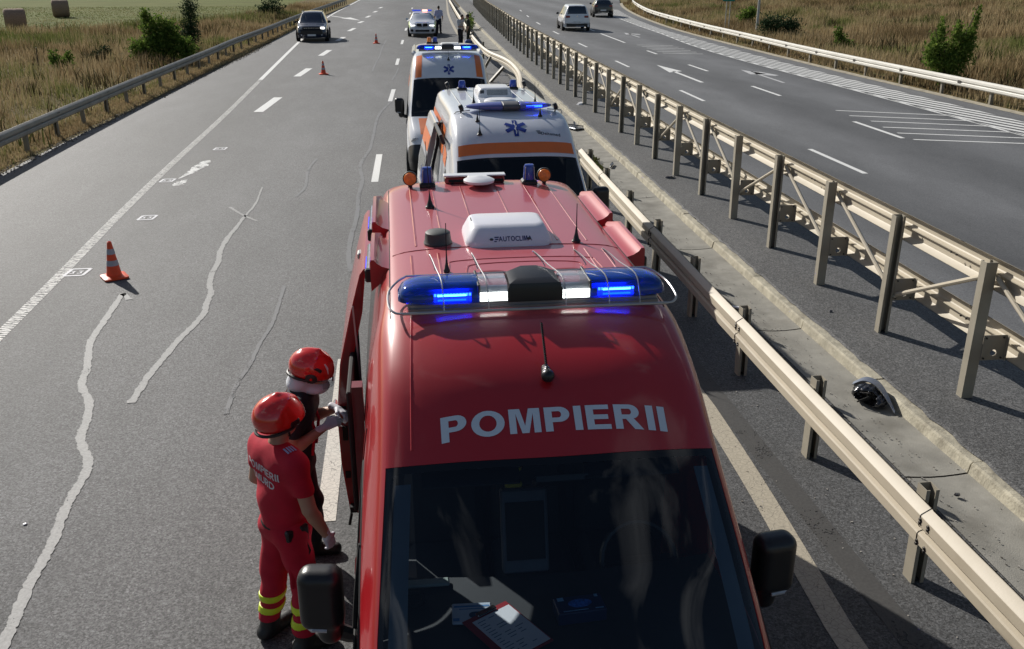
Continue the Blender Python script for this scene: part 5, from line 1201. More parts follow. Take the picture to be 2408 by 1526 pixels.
for (x, y) in ((-.66, .98), (.68, .98), (-.64, 3.5), (.64, 3.5)):
    p, n = on(v2, x, y); e = empty('work_lamp', p, 0, parent=a2); MB().lathe((0, 0, .07), [(.02, -.03), (.048, -.025), (.055, .02), (.03, .035)], 14, M=Matrix.Rotation(R(70), 3, 'Y')).build('head', blackp, e, smooth=True); MB().tube([(0, 0, -.01), (0, 0, .05)], .012, 6).build('stalk', blackp, e)
e = empty('air_conditioner', (.0, 2.6, 2.59), 0, parent=a2)
b = MB(); vs = []
for fx, fy, z in ((1, 1, 0), (1, .98, .04), (.9, .82, .12), (.84, .74, .14), (.5, .5, .145)): vs += [(x, y, z) for x, y in rrect(.27 * fx, .34 * fy, .06)]
b.add(vs, [(i*n+j, i*n+(j+1) % n, (i+1)*n+(j+1) % n, (i+1)*n+j) for n in (24,) for i in range(4) for j in range(n)] + [tuple(range(24))[::-1], tuple(4*24+j for j in range(24))]); b.build('housing', whitep, e, smooth=True, ang=40)
b = MB(); b.box((.03, -.295, .075), (.32, .05, .1), bev=.01, M=Matrix.Rotation(-.5, 3, 'X')); b.build('intake_grille', mat('grille_grey', (.3, .32, .33), .6, var=.2, scale=60), e); MB().box((-.20, -.285, .08), (.07, .04, .07), bev=.01, M=Matrix.Rotation(-.5, 3, 'X')).build('intake_mouth', greyin, e)
p, n = on(v2, .0, 1.75); e = empty('roof_hatch', p, 0, parent=a2); MB().lathe((0, 0, .0), [(.2, 0), (.2, .02), (.17, .045), (.02, .05)], 28, M=Matrix.Diagonal((1.2, 1, 1))).build('dome', whitep, e, smooth=True)
for x in (-.42, .42): lathe_beacon(a2, on(v2, x, 3.25)[0], .06, .12, blue2, 'blue_beacon', base=False)
# slid-open side door of this ambulance
dr2 = empty('sliding_door', (-1.11, 1.75, 0), 0, parent=a2)
b = MB(); vs = []
for y in (0, 1.25): vs += [(x, y, z) for x, z in pr] + [(x, y, z) for x, z in reversed(pi)]
b.add(vs, [(j, (j + 1) % (2*q), 2*q + (j + 1) % (2*q), 2*q + j) for q in (8,) for j in range(2*q)] + [tuple(range(16))[::-1], tuple(range(16, 32))]); b.build('door_skin', white, dr2, smooth=True, ang=40)
def dpatch(z0, z1, y0, y1, off, m, name):
    b = MB(); zz = [p[1] for p in pr]; xx = [p[0] for p in pr]
    b.grid(lambda u, v: (float(np.interp(z0 + (z1 - z0) * u, zz, xx)) - off, y0 + (y1 - y0) * v, z0 + (z1 - z0) * u), 6, 2); return b.build(name, m, dr2, fix=False)
dpatch(1.88, 2.1, .05, 1.24, .004, orange, 'orange_stripe'); dpatch(1.15, 1.78, .1, 1.15, .004, MATS['window_film'], 'side_window')
vs, fs = text_mesh('AMBULANTA', .15, .004); b = MB().add([(float(np.interp(1.0 + v[1], [p[1] for p in pr], [p[0] for p in pr])) - .006, .62 - v[0], 1.0 + v[1]) for v in vs], fs); b.build('lettering', MATS['emblem_blue'], dr2, fix=False)
b = MB(); s_ = .16
for k in range(3):
    a = R(90 + 60 * k); c, sn = math.cos(a), math.sin(a); Q = [(-s_, -.2 * s_), (s_, -.2 * s_), (s_, .2 * s_), (-s_, .2 * s_)]
    b.add([(float(np.interp(1.47 + p_ * sn + r_ * c, [p[1] for p in pr], [p[0] for p in pr])) - .009 - .001 * k, .4 - (p_ * c - r_ * sn), 1.47 + p_ * sn + r_ * c) for p_, r_ in Q], [(0, 1, 2, 3)])
b.build('star_emblem', MATS['emblem_blue'], dr2, fix=False)
b = MB(); b.add([(x, -.008, z) for x, z in pr + pi[::-1]] + [(x, .02, z) for x, z in pr + pi[::-1]], [tuple(range(16))[::-1], tuple(range(16, 32))] + [(j, (j+1) % 16, 16+(j+1) % 16, 16+j) for j in range(16)]); b.build('door_edge', mat('edge_grey', (.22, .23, .25), .5), dr2)
b = MB(); b.add([(x + .012, -.016, z) for x, z in pi] + [(x + .06, -.016, z) for x, z in pi], [(j, j+1, 9+j, 8+j) for j in range(7)]); b.add([(x + .06, -.016, z) for x, z in pi] + [(x + .06, .3, z) for x, z in pi], [(j, j+1, 9+j, 8+j) for j in range(7)]); b.build('door_gasket', blackm, dr2, fix=False)
MB().box((-.02, -.016, 1.15), (.03, .012, .14), bev=.004).build('latch', blackm, dr2)
MB().box((-.955, 1.2, 2.25), (.05, 1.1, .14), bev=.01, M=Matrix.Rotation(-.35, 3, 'Y')).build('step_awning', blackp, a2)
# third vehicle
a1, s1, v1 = ambulance('ambulance', 1.27, 21.0, R(-2.2), 'white ambulance third in the queue with two upright orange stripes beside a blue star', 3.75)
for sx in (-1, 1): van_mirror(a1, sx, 1.5)
for sg in sgns:
    quad_strip_decal(s1, [((u, sg * 1.52), (u, sg * 1.95)) for u in lin(4.1, 5.85, 8)], orange, 'orange_stripe', a1)
    quad_strip_decal(s1, [((u, sg * 3.6), (u, sg * 4.1)) for u in lin(.3, 5.0, 8)], orange, 'side_stripe', a1)
quad_strip_decal(s1, [((8.15, v), (9.4 - abs(v + .9) * .3, v)) for v in lin(-1.6, -.2, 6)], orange, 'bonnet_stripe', a1); quad_strip_decal(s1, [((8.15, v), (9.4 - abs(v - .9) * .3, v)) for v in lin(.2, 1.6, 6)], orange, 'bonnet_stripe', a1)
star_of_life(a1, v1, 0, .22, .13)
antenna(a1, v1, 0, .50, .24, (0, .02), .035)
lightbar(a1, .98, 2.66, W=.73)
e = empty('air_conditioner', (.08, 1.9, 2.59), 0, parent=a1); MB().box((0, 0, .07), (.5, .5, .14), bev=.05).build('housing', whitep, e)
for sx in (-1, 1):
    e = empty('side_fairing', (sx * .8, 2.4, 2.52), 0, parent=a1); MB().box((0, 0, 0), (.12, 1.9, .14), bev=.05).build('cover', white, e)
for x, m in ((-.42, amber_glass), (-.27, blue2)): lathe_beacon(a1, on(v1, x, 3.5)[0], .06, .13, m, 'beacon', base=False)
# ------------------------------------------------------------------ passenger cars
def car_rows(L, Hh, hood=.98, ws=(1.1, 1.9), tail='suv', W=.9):
    k = W / .9; zr = Hh; rr = []
    def r(y, pts): rr.append([(x * k, y + dy, z) for x, dy, z in pts])
    if tail == 'suv':
        r(L, [(0, 0, .55), (.4, 0, .55), (.74, -.06, .55), (.82, -.12, .52), (.85, -.2, .46), (.82, -.2, .28)])
        r(L - .06, [(0, 0, hood + .1), (.4, 0, hood + .1), (.72, -.04, hood + .08), (.83, -.12, hood - .05), (.88, -.25, .7), (.86, -.25, .28)])
        r(L - .38, [(0, 0, zr - .06), (.35, 0, zr - .07), (.6, 0, zr - .13), (.84, 0, hood + .05), (.9, 0, .75), (.88, 0, .28)])
    else:
        r(L, [(0, 0, .5), (.4, 0, .5), (.7, -.08, .5), (.8, -.15, .5), (.84, -.2, .45), (.82, -.2, .25)])
        r(L - .15, [(0, 0, hood + .08), (.4, 0, hood + .07), (.68, 0, hood + .02), (.82, 0, hood - .1), (.88, 0, .65), (.86, 0, .25)])
        r(L - 1.5, [(0, 0, zr - .08), (.35, 0, zr - .09), (.56, 0, zr - .15), (.84, 0, hood + .0), (.9, 0, .7), (.88, 0, .25)])
    r(ws[1] + .9, [(0, 0, zr), (.38, 0, zr - .01), (.63, 0, zr - .09), (.86, 0, hood + .06), (.91, 0, .72), (.88, 0, .27)])
    r(ws[1], [(0, 0, zr - .05), (.36, .02, zr - .06), (.61, .08, zr - .12), (.86, .1, hood + .05), (.91, 0, .72), (.88, 0, .27)])
    r(ws[0], [(0, 0, hood + .07), (.45, .03, hood + .07), (.76, .2, hood + .06), (.86, .26, hood + .01), (.91, .2, .72), (.88, .2, .27)])
    r(.38, [(0, 0, hood - .02), (.45, .02, hood - .03), (.73, .08, hood - .08), (.83, .16, hood - .14), (.89, .3, .66), (.87, .3, .27)])
    r(.10, [(0, 0, hood - .18), (.45, .02, hood - .18), (.70, .1, hood - .2), (.80, .2, hood - .24), (.86, .32, .6), (.85, .32, .27)])
    r(0, [(0, 0, .5), (.45, .02, .5), (.72, .12, .5), (.82, .24, .5), (.85, .34, .45), (.84, .34, .27)])
    r(.06, [(0, 0, .24), (.45, .02, .24), (.70, .12, .24), (.80, .24, .24), (.83, .34, .24), (.83, .34, .25)])
    return rr
carglass = mat('car_glass', (.02, .03, .045), .04, coat=1., var=.1)
def car(name, loc, rz, label, paint, lower, L=4.3, Hh=1.66, W=.9, tail='suv', cat='car', ws=(1.1, 1.9), hood=.98, group=None):
    root = empty(name, loc, rz, label, cat, group); s = Surf(car_rows(L, Hh, hood, ws, tail, W)); n = 5
    us = [i / n for i in range((s.R - 1) * n + 1)]; vs = [-5 + k / 4 for k in range(41)]
    b = MB(); s.shell(b, us, vs); q = len(vs); k = len(b.v); b.v.append((0, L - .1, .4)); b.f += [(k, j, j + 1) for j in range(q - 1)]
    b.build('body', paint, root, smooth=True, ang=60)
    s.patch(4.06, 4.97, -1.88, 1.88, .006, 8, 12).build('windscreen', carglass, root, smooth=True)
    s.patch(1.15, 1.92, -1.75, 1.75, .006, 6, 10).build('rear_window', carglass, root, smooth=True)
    for sg in (-1, 1):
        s.patch(2.05, 2.95, sg * 2.15, sg * 2.92, .006, 8, 4).build('side_window', carglass, root, smooth=True)
        s.patch(3.02, 4.55, sg * 2.15, sg * 2.92, .006, 8, 4).build('side_window', carglass, root, smooth=True)
        s.patch(1.5, 7.9, sg * 4.35, sg * 4.98, .008, 24, 3).build('lower_sill', lower, root, smooth=True)
        for y in (.82, L - .85):
            MB().lathe((sg * W * .99, y, .35), [(.39, -.02), (.39, .02)], 26, M=Matrix.Rotation(R(90), 3, 'Y')).build('wheel_arch', blackm, root); wheel(root, sg * W * .93, y, .33, .23, sg)
        e = empty('wing_mirror', (sg * (W + .09), ws[0] + .35, hood + .12), 0, parent=root); MB().box((0, 0, 0), (.2, .12, .15), bev=.04).build('housing', blackp if paint != MATS.get('white_paint') else paint, e)
    b = MB(); b.box((0, -.005, .40), (.5, .02, .11)); b.build('number_plate', MATS['plate'], root)
    MB().box((0, L + .0, .62 if tail == 'suv' else .5), (.5, .02, .11)).build('number_plate', MATS['plate'], root)
    return root, s
duskp = mat('dark_car_paint', (.02, .025, .045), .2, coat=1., var=.05)
c, s = car('dark_suv', (-4.63, 60.1, 0), R(.8), 'dark blue grey compact suv driving towards the camera in the left lane', duskp, blackp, W=.93, Hh=1.68)
MB().box((0, .05, .56), (1.3, .1, .3), bev=.04).build('front_bumper', blackp, c)
b = MB(); b.box((0, .06, .80), (1.05, .08, .13), bev=.02); b.build('grille', blackm, c); b = MB()
for x in (-.4, -.28, -.14, 0, .14, .28, .4): b.box((x, .01, .80), (.07, .02, .03))
b.build('grille_mark', chrome, c)
for sg in (-1, 1):
    MB().box((sg * .66, .16, .80), (.28, .14, .13), bev=.04).build('headlight', mat('lit_headlight', (.9, .9, .9), .2, emit=(1, 1, .95), es=2.) if sg > 0 else MATS['lamp_glass'], c)
    b = MB(); b.tube([(sg * .60, 2.1, 1.64), (sg * .62, 2.3, 1.69), (sg * .62, 3.5, 1.69), (sg * .6, 3.7, 1.64)], .018, 6); b.build('roof_rail', blackp, c)
    MB().lathe((sg * .6, .03, .42), [(.05, -.01), (.05, .02)], 12, M=Matrix.Rotation(R(90), 3, 'X')).build('fog_lamp', MATS['lamp_glass'], c)
c, s = car('police_car', (2.17, 63.4, 0), R(-2), 'white, green and blue police car with lit red and blue roof bar facing the camera', white, blackp, L=4.6, Hh=1.46, W=.90, tail='sedan', cat='police car', ws=(1.35, 2.2), hood=.92)
lime = mat('police_lime', (.35, .55, .08), .35, coat=.6); pblue = mat('police_blue', (.04, .13, .45), .3, coat=.8)
s.patch(5.15, 6.15, -.95, .95, .006, 6, 8).build('bonnet_panel', pblue, c, smooth=True)
for sg in (-1, 1):
    s.patch(5.2, 7.6, sg * 2.4, sg * 3.6, .006, 10, 4).build('side_panel', lime, c, smooth=True); s.patch(1.2, 5.0, sg * 3.1, sg * 4.0, .006, 12, 4).build('side_stripe', pblue, c, smooth=True)
    MB().box((sg * .62, .14, .72), (.34, .14, .09), bev=.03).build('headlight', mat('running_light', (.9, .9, .9), .2, emit=(1, 1, .95), es=1.2), c)
    b = MB(); b.prism([(sg * .03, .66), (sg * .34, .68), (sg * .36, .80), (sg * .30, .86), (sg * .06, .85)], -.02, .06, M=Matrix.Rotation(R(90), 3, 'X')); b.build('kidney_grille', blackm, c)
    MB().box((sg * .66, .12, .42), (.2, .14, .16), bev=.04).build('air_intake', blackm, c)
MB().box((0, .0, .40), (.9, .05, .12), bev=.02).build('lower_grille', blackm, c)
e = empty('light_bar', (0, 2.75, 1.5), 0, parent=c)
MB().box((-.35, 0, .04), (.6, .2, .1), bev=.04).build('blue_cover', mat('bar_blue', (.03, .08, .5), .2, coat=1, emit=(.05, .1, 1), es=.4), e); MB().box((.2, -.0, .04), (.35, .2, .1), bev=.03).build('red_cover', ledred, e); MB().box((.52, 0, .04), (.3, .2, .1), bev=.04).build('blue_cover', MATS['bar_blue'], e)
c, s = car('white_suv', (13.45, 72.3, 0), R(177), 'white suv driving away in the middle lane of the right carriageway', mat('white_car_paint', (.78, .79, .82), .3, coat=.9, var=.02), blackp, W=.96, Hh=1.76)
for sg in (-1, 1): MB().box((sg * .66, 4.24, .98), (.3, .12, .14), bev=.03).build('tail_lamp', MATS['tail_red'], c)
MB().box((0, 4.25, .4), (1.5, .1, .22), bev=.04).build('rear_bumper', blackp, c); MB().lathe((0, 4.28, 1.0), [(.05, -.01), (.05, .02)], 16, M=Matrix.Rotation(R(90), 3, 'X')).build('emblem', chrome, c)
b = MB(); b.tube([(-.5, 4.3, .34), (.1, 4.3, .34)], .015, 6); b.build('trim_strip', chrome, c)
c, s = car('dark_hatchback', (19.75, 90.6, 0), R(172), 'dark car driving away on the right carriageway at the top edge of the photo', mat('black_car_paint', (.02, .02, .022), .3, coat=.9), blackp, W=.88, Hh=1.55)
for sg in (-1, 1): MB().box((sg * .66, 4.24, .98), (.3, .12, .14), bev=.03).build('tail_lamp', MATS['tail_red'], c)
MB().box((0, 4.28, .45), (1.0, .03, .03)).build('trim_strip', chrome, c)
# ------------------------------------------------------------------ traffic cones
conem = mat('cone_orange', (.80, .085, .02), .45, var=.06, dirt=(.35, .08, .04), dscale=9, damt=.4); conew = mat('cone_band', (.38, .40, .44), .35, var=.1, scale=20)
def cone_(x, y, rz, label, s=1.):
    e = empty('traffic_cone', (x, y, 0), rz, label, 'traffic cone', 'traffic cones standing on the carriageway')
    MB().prism(rrect(.17 * s, .17 * s, .05), .0, .012, c=(0, 0, .003)).build('foot_plate', mat('cone_rubber', (.05, .03, .03), .8), e)
    b = MB(); vs = []
    for hx, z in ((.172, .012), (.172, .035), (.14, .045), (.11, .05)): vs += [(x_, y_, z) for x_, y_ in rrect(hx * s, hx * s, .05 * s)]
    b.add(vs, [(i*24+j, i*24+(j+1) % 24, (i+1)*24+(j+1) % 24, (i+1)*24+j) for i in range(3) for j in range(24)] + [tuple(range(24))[::-1], tuple(72 + j for j in range(24))]); b.build('base', conem, e, smooth=True)
    rz_ = lambda z: .108 - (.108 - .03) * (z - .05) / .5
    MB().lathe((0, 0, 0), [(rz_(.045), .045), (rz_(.07) , .07), (rz_(.55), .55), (.022, .555), (.02, .53)], 28).build('body', conem, e, smooth=True, ang=40)
    for a, c_ in ((.20, .28), (.37, .45)): MB().lathe((0, 0, 0), [(rz_(a) - .004, a), (rz_(a) + .003, a), (rz_(c_) + .003, c_), (rz_(c_) - .004, c_)], 28).build('reflective_band', conew, e, smooth=True, ang=40)
cone_(-4.18, 13.76, .5, 'nearest orange traffic cone with two grey bands at the left edge line'); cone_(-2.83, 41.6, .2, 'orange traffic cone in mid distance beside the dashed line ahead of the dark suv', 1.1); cone_(-.76, 58.5, .1, 'farthest orange traffic cone standing left of the police car', 1.1)
# ------------------------------------------------------------------ people
skin = mat('skin', (.42, .24, .16), .5, var=.06); bootm = mat('boot_black', (.012, .012, .013), .5, bump=.1)
def hand(parent, wrist, d, up, m, name='glove', curl=.5, side=1, r=1.):
    """palm, four unequal fingers and a thumb that leaves the side of the palm; d: towards the fingers, up: back of the hand"""
    d = np.array(d, float); d /= np.linalg.norm(d); up = np.array(up, float); up -= d * (up @ d); up /= np.linalg.norm(up); sd = np.cross(d, up) * side
    w = np.array(wrist, float); s = Sdf(.012)
    s.cone(w - d * .05, w + d * .015, .029 * r, .026 * r, k=.012); p0 = w + d * .02
    for k_ in range(4):
        o = sd * (.027 - .018 * k_); a = p0 + o * .7; q = w + d * (.085 - .004 * abs(k_ - 1)) + o; s.cone(a, q, .0155, .0125)
        L = (.078, .086, .08, .062)[k_]; dirs = []; cu = curl * (1 + .12 * k_)
        pt = q
        for j, f in enumerate((.45, .32, .23)):
            an = cu * (j + .6); v = d * math.cos(an) - up * math.sin(an); n_ = pt + v * L * f; s.cone(pt, n_, .0105 - .001 * j, .0095 - .001 * j, k=.004); pt = n_
    t0 = w + d * .03 + sd * .024; t1 = t0 + (d * .6 + sd * .6 - up * .25) * .045; t2 = t1 + (d * .9 - up * .5 + sd * .05) * .032; t3 = t2 + (d * .8 - up * .6) * .024
    s.cone(t0, t1, .0155, .0125, k=.008); s.cone(t1, t2, .0120, .0105, k=.004); s.cone(t2, t3, .0105, .009, k=.004)
    c = w + d * .08; return link(name, snet(s, c - .16, c + .16, .0048, name, m), parent)
def folds(amp, seed=0, fz=14.):
    r = np.random.default_rng(seed); ph = r.uniform(0, 6.28, 6)
    def f(P, d):
        x, y, z = P[..., 0], P[..., 1], P[..., 2]
        return d + amp * (np.sin(z * fz + x * 9 + ph[0]) * np.sin(y * 13 + z * 6 + ph[1]) + .6 * np.sin(z * fz * 2.1 - y * 15 + ph[2]) * np.sin(x * 19 + ph[3]))
    return f
def person(name, loc, rz, label, J, shirt, trous, boots, gloves=None, helmet=None, hair=None, cat='person', sleeve=.55, hres=.013, bands=None, group=None, sc=1.):
    root = empty(name, loc, rz, label, cat, group); root.scale = (sc, sc, 1); A = lambda k: np.array(J[k], float)
    def torso(s, g):
        ch, wa, pe = A('chest'), A('waist'), A('pelvis'); fl = ((1, 0, 0), 1.32)
        s.cone(ch + (0, -.095, .03), ch + (0, .095, .03), .118 + g, flat=fl); s.cone(ch + (0, -.07, 0), wa + (0, -.055, 0), .115 + g, .108 + g, flat=fl); s.cone(ch + (0, .07, 0), wa + (0, .055, 0), .115 + g, .108 + g, flat=fl)
        s.cone(wa + (0, 0, 0), pe + (0, 0, 0), .12 + g, .125 + g, flat=((1, 0, 0), 1.15)); return s
    def upper(s, sd, f, g):
        sh, el = A('sh' + sd), A('el' + sd); s.cone(sh, sh + (el - sh) * f, .056 + g, .044 + g * 1.1, k=.05); return s
    s = Sdf(.035); torso(s, 0)
    pe = A('pelvis'); s.cone(pe + (0, -.07, -.03), pe + (0, .07, -.03), .115)
    for sd in 'RL':
        sh, el, wr, hp, kn, an = [A(k + sd) for k in ('sh', 'el', 'wr', 'hp', 'kn', 'an')]
        upper(s, sd, 1., 0); s.cone(el, el + (wr - el) * .3, .043, .044, k=.01); s.cone(el + (wr - el) * .3, wr, .044, .027, k=.01)
        s.cone(A('chest') + (0, (sh[1] - A('chest')[1]) * .3, .09), sh, .06, .055)
        s.cone(hp, kn, .085, .056, k=.03); s.cone(kn, kn + (an - kn) * .35, .055, .056, k=.01); s.cone(kn + (an - kn) * .35, an, .056, .038, k=.01); s.cone(an, an + np.array(J['toe' + sd]) * (.6, .6, .6), .036, .026, k=.01)
        hd = J.get('hand' + sd); s.cone(wr, wr + np.array(hd[0], float) * (.05 if gloves else .14), .024, .022, flat=(hd[1], 1.6), k=.01)
    nk, hd = A('neck'), A('head'); s.cone(A('chest') + (0, 0, .09), nk, .062, .055, k=.03); s.cone(nk, hd - (.0, 0, .06), .054, .05, k=.02)
    s.ell(hd + (0, 0, .02), (.097, .077, .108), k=.02); s.ell(hd + (.028, 0, -.055), (.062, .056, .06), k=.025)
    s.cone(hd + (.088, 0, -.0), hd + (.104, 0, -.028), .010, .014, k=.008); s.cone(hd + (.075, -.02, -.062), hd + (.075, .02, -.062), .010, k=.006)
    for q in (-1, 1): s.ell(hd + (-.005, q * .08, -.012), (.02, .010, .032), k=.006); s.ell(hd + (.088, q * .03, .008), (.012, .015, .008), k=.004, cut=True)
    allp = np.array([A(k) for k in J if not k.startswith(('toe', 'hand'))]); lo = allp.min(0) - .26; hi = allp.max(0) + .26; lo[2] = -.01
    link('body', snet(s, lo, hi, hres, 'body', skin), root)
    if hres < .02:
        b = MB()
        for q in (-1, 1): b.lathe(hd + (.074, q * .03, .008), [(.001, -.01), (.009, -.006), (.011, 0), (.009, .006), (.001, .01)], 10)
        b.build('eye', mat('eye_white', (.6, .58, .55), .2), root, smooth=True)
    t = Sdf(.04); torso(t, .022); t.cone(A('chest') + (0, 0, .09), A('chest') + (0.0, 0, .115), .075, .068, k=.03)
    t.cone(A('waist') + (0, 0, 0), pe + (0, 0, .03), .132, .138, flat=((1, 0, 0), 1.12))
    for sd in 'RL':
        upper(t, sd, sleeve, .016)
        t.cone(A('chest') + (0, (A('sh' + sd)[1] - A('chest')[1]) * .3, .085), A('sh' + sd), .07, .066)
    t.cutz(folds(.0055, 3)); zc = pe[2] - .02; t.cutz(lambda P, d: np.maximum(d, zc - P[..., 2])); nz_ = nk[2] + .012
    t.cutz(lambda P, d: np.maximum(d, P[..., 2] - nz_))
    sho = snet(t, lo, hi, hres * .9, 'shirt', shirt); so = link('shirt', sho, root)
    tr_ = Sdf(.045); tr_.cone(pe + (0, 0, .03), pe + (0, 0, -.02), .128, .13, flat=((1, 0, 0), 1.1)); tr_.cone(pe + (0, -.07, -.04), pe + (0, .07, -.04), .12)
    for sd in 'RL':
        hp, kn, an = [A(k + sd) for k in ('hp', 'kn', 'an')]; tr_.cone(hp, kn, .104, .080, k=.04); tr_.cone(kn, an + (an - kn) * -.12, .080, .073, k=.03)
    zt = pe[2] + .055; anm = A('anR')[2] + .07; tr_.cutz(folds(.008, 5, 17)); tr_.cutz(lambda P, d: np.maximum(np.maximum(d, P[..., 2] - zt), anm - P[..., 2])); 
    link('trousers', snet(tr_, lo, hi, hres, 'trousers', trous), root)
    if bands:
        for z0, z1 in bands:
            for sd, sgn in (('R', -1), ('L', 1)):
                mid = (A('knR')[1] + A('knL')[1]) / 2
                q = Sdf(.045); q.p = list(tr_.p); q.cutz(lambda P, d, z0=z0, z1=z1, sgn=sgn, mid=mid: np.maximum(np.maximum(np.maximum(d - .006, P[..., 2] - z1 - .02 * np.sin(P[..., 0] * 14)), z0 - P[..., 2] + .02 * np.sin(P[..., 0] * 14)), -sgn * (P[..., 1] - mid)))
                link('reflective_band', snet(q, (lo[0], lo[1], z0 - .06), (hi[0], hi[1], z1 + .06), .009, 'reflective_band', MATS['hi_vis']), root)
    bt = Sdf(.02)
    for sd in 'RL':
        an = A('an' + sd); kn = A('kn' + sd); toe = np.array(J['toe' + sd], float); bt.cone(an + (kn - an) * .38, an, .066, .062, k=.01); bt.cone(an + (-.035, 0, -.035), an + toe * (1.05, 1, 1) + (0, 0, -.0), .055, .048, k=.02)
    bt.cutz(lambda P, d: np.maximum(d, .0 - P[..., 2])); link('boots', snet(bt, (lo[0], lo[1], -.02), (hi[0], hi[1], .35), .012, 'boots', boots), root)
    if gloves:
        for sd, q in (('R', -1), ('L', 1)):
            h_ = J['hand' + sd]; hand(root, A('wr' + sd), h_[0], h_[1], gloves, 'glove', h_[2], q)
    if hair:
        hs = Sdf(.01); hs.ell(hd + (-.012, 0, .035), (.103, .086, .108)); hs.cutz(lambda P, d, hd=hd: np.maximum(d, -(P[..., 2] - hd[2] + .02 - (P[..., 0] - hd[0]) * .9)))
        link('hair', snet(hs, hd - .2, hd + .2, .012, 'hair', hair), root)
    return root, hd, BVHTree.FromPolygons([v.co.copy() for v in sho.vertices], [tuple(p.vertices) for p in sho.polygons]), A
helm = mat('helmet_red', (.62, .018, .012), .2, coat=1., crough=.03, var=.04, scale=5); stripm = mat('silver_strip', (.6, .6, .62), .35)
def helmet(root, hd, tilt=0., hub='rect', yaw=0.):
    e = empty('helmet', tuple(hd + np.array((-.01, 0, .05))), 0, parent=root); e.rotation_euler = (0, tilt, yaw); e.scale = (.94, .95, .94)
    s = Sdf(.03); s.ell((0, 0, .0), (.155, .125, .135)); s.ell((-.03, 0, -.02), (.135, .122, .12), k=.04); s.ell((.05, 0, -.03), (.11, .118, .08), k=.04)
    s.cutz(lambda P, d: np.maximum(d, -(P[..., 2] + .075 + .25 * np.maximum(-P[..., 0] - .02, 0) - .30 * np.maximum(P[..., 0], 0))))
    s.cutz(lambda P, d: np.maximum(d, -(np.sqrt((P[..., 0] / .135) ** 2 + (P[..., 1] / .105) ** 2 + ((P[..., 2]) / .115) ** 2) - 1) * .11))
    s.cone((-.11, 0, .085), (.0, 0, .126), .006, .010, k=.03); s.cone((.0, 0, .126), (.11, 0, .078), .010, .006, k=.03)
    link('shell', snet(s, (-.2, -.17, -.17), (.2, .17, .17), .0075, 'shell', helm), e)
    b = MB(); P_ = []
    for k in range(32):
        a = 6.283 * k / 32; x, y = .142 * math.cos(a) - .008, .124 * math.sin(a); z = -.078 - .25 * max(-x - .02, 0) + .30 * max(x, 0); P_.append((x, y, z))
    b.tube(P_, .011, 7, closed=True); b.build('rim_trim', blackp, e, smooth=True)
    for q in (-1, 1):
        if hub == 'rect': MB().box((.035, q * .122, -.035), (.075, .022, .05), bev=.009, M=Matrix.Rotation(-.1, 3, 'Y')).build('side_plate', blackp, e)
        else:
            MB().lathe((.025, q * .126, -.045), [(.045, -.012), (.043, .01), (.02, .016), (.005, .018)] if q < 0 else [(.005, -.018), (.02, -.016), (.043, -.01), (.045, .012)], 18, M=Matrix.Rotation(R(90), 3, 'X') @ Matrix.Diagonal((1, .85, 1))).build('visor_hub', blackp, e, smooth=True, ang=40)
            MB().lathe((.025, q * .143, -.045), [(.010, -.003), (.010, .003)], 10, M=Matrix.Rotation(R(90), 3, 'X')).build('hub_pin', helm, e)
            MB().lathe((.045, q * .117, .03), [(.03, -.006), (.03, .008)], 14, M=Matrix.Rotation(R(90 - q * 25), 3, 'X') @ Matrix.Diagonal((1, .55, 1))).build('vent_plate', blackp, e)
            hb = BVHTree.FromPolygons([v.co.copy() for v in e.children[0].data.vertices], [tuple(p.vertices) for p in e.children[0].data.polygons])
            for sx, pts in ((-1, [(-.10, -.04), (-.115, .0), (-.09, .05), (-.065, .07)]), (1, [(.07, .075), (.10, .05), (.115, .015), (.10, -.01)])):
                L_ = []
                for x, z in pts:
                    h_ = hb.ray_cast(Vector((x, q * .3, z)), Vector((0, -q, 0)), 1); L_.append(h_[0] + h_[1] * .001 if h_[0] else Vector((x, q * .08, z)))
                b = MB(); ribbon3 = [];
                for i_, p_ in enumerate(L_):
                    t_ = (L_[min(i_ + 1, 3)] - L_[max(i_ - 1, 0)]).normalized(); nn = Vector((0, q, .35)).normalized(); w_ = t_.cross(nn).normalized() * .011; ribbon3 += [p_ + w_ + nn * .006, p_ - w_ + nn * .006, p_ - w_ - nn * .006, p_ + w_ - nn * .006]
                b.add(ribbon3, [(4*i+j, 4*i+(j+1) % 4, 4*i+4+(j+1) % 4, 4*i+4+j) for i in range(3) for j in range(4)] + [(0, 1, 2, 3), (12, 13, 14, 15)]); b.build('reflective_strip', stripm, e)
    b = MB()
    for q in (-1, 1): b.tube([(0, q * .09, -.07), (.03, q * .07, -.15), (.05, 0, -.185)], .007, 6)
    b.build('chin_strap', blackm, e); return e
fred = mat('uniform_red', (.46, .004, .026), .85, var=.12, scale=9, bump=.25, bscale=350); fblk = mat('uniform_navy', (.012, .014, .022), .85, var=.2, bump=.25, bscale=350)
glovem = mat('glove_grey', (.6, .6, .66), .55, var=.08)
J1 = dict(pelvis=(0, 0, .95), waist=(-.01, 0, 1.13), chest=(0, 0, 1.36), neck=(.01, 0, 1.52), head=(.04, 0, 1.665),
    shR=(0, -.20, 1.44), elR=(.02, -.275, 1.155), wrR=(.13, -.255, .91), handR=((.35, .1, -.93), (.3, -.9, -.1), .35), shL=(0, .20, 1.44), elL=(-.02, .27, 1.16), wrL=(.16, .2, .99), handL=((.8, -.3, -.3), (.2, .5, .8), .4),
    hpR=(0, -.09, .90), knR=(.03, -.115, .50), anR=(-.01, -.13, .085), toeR=(.15, -.03, -.045), hpL=(0, .09, .90), knL=(-.04, .13, .50), anL=(-.10, .15, .085), toeL=(.15, .04, -.045))
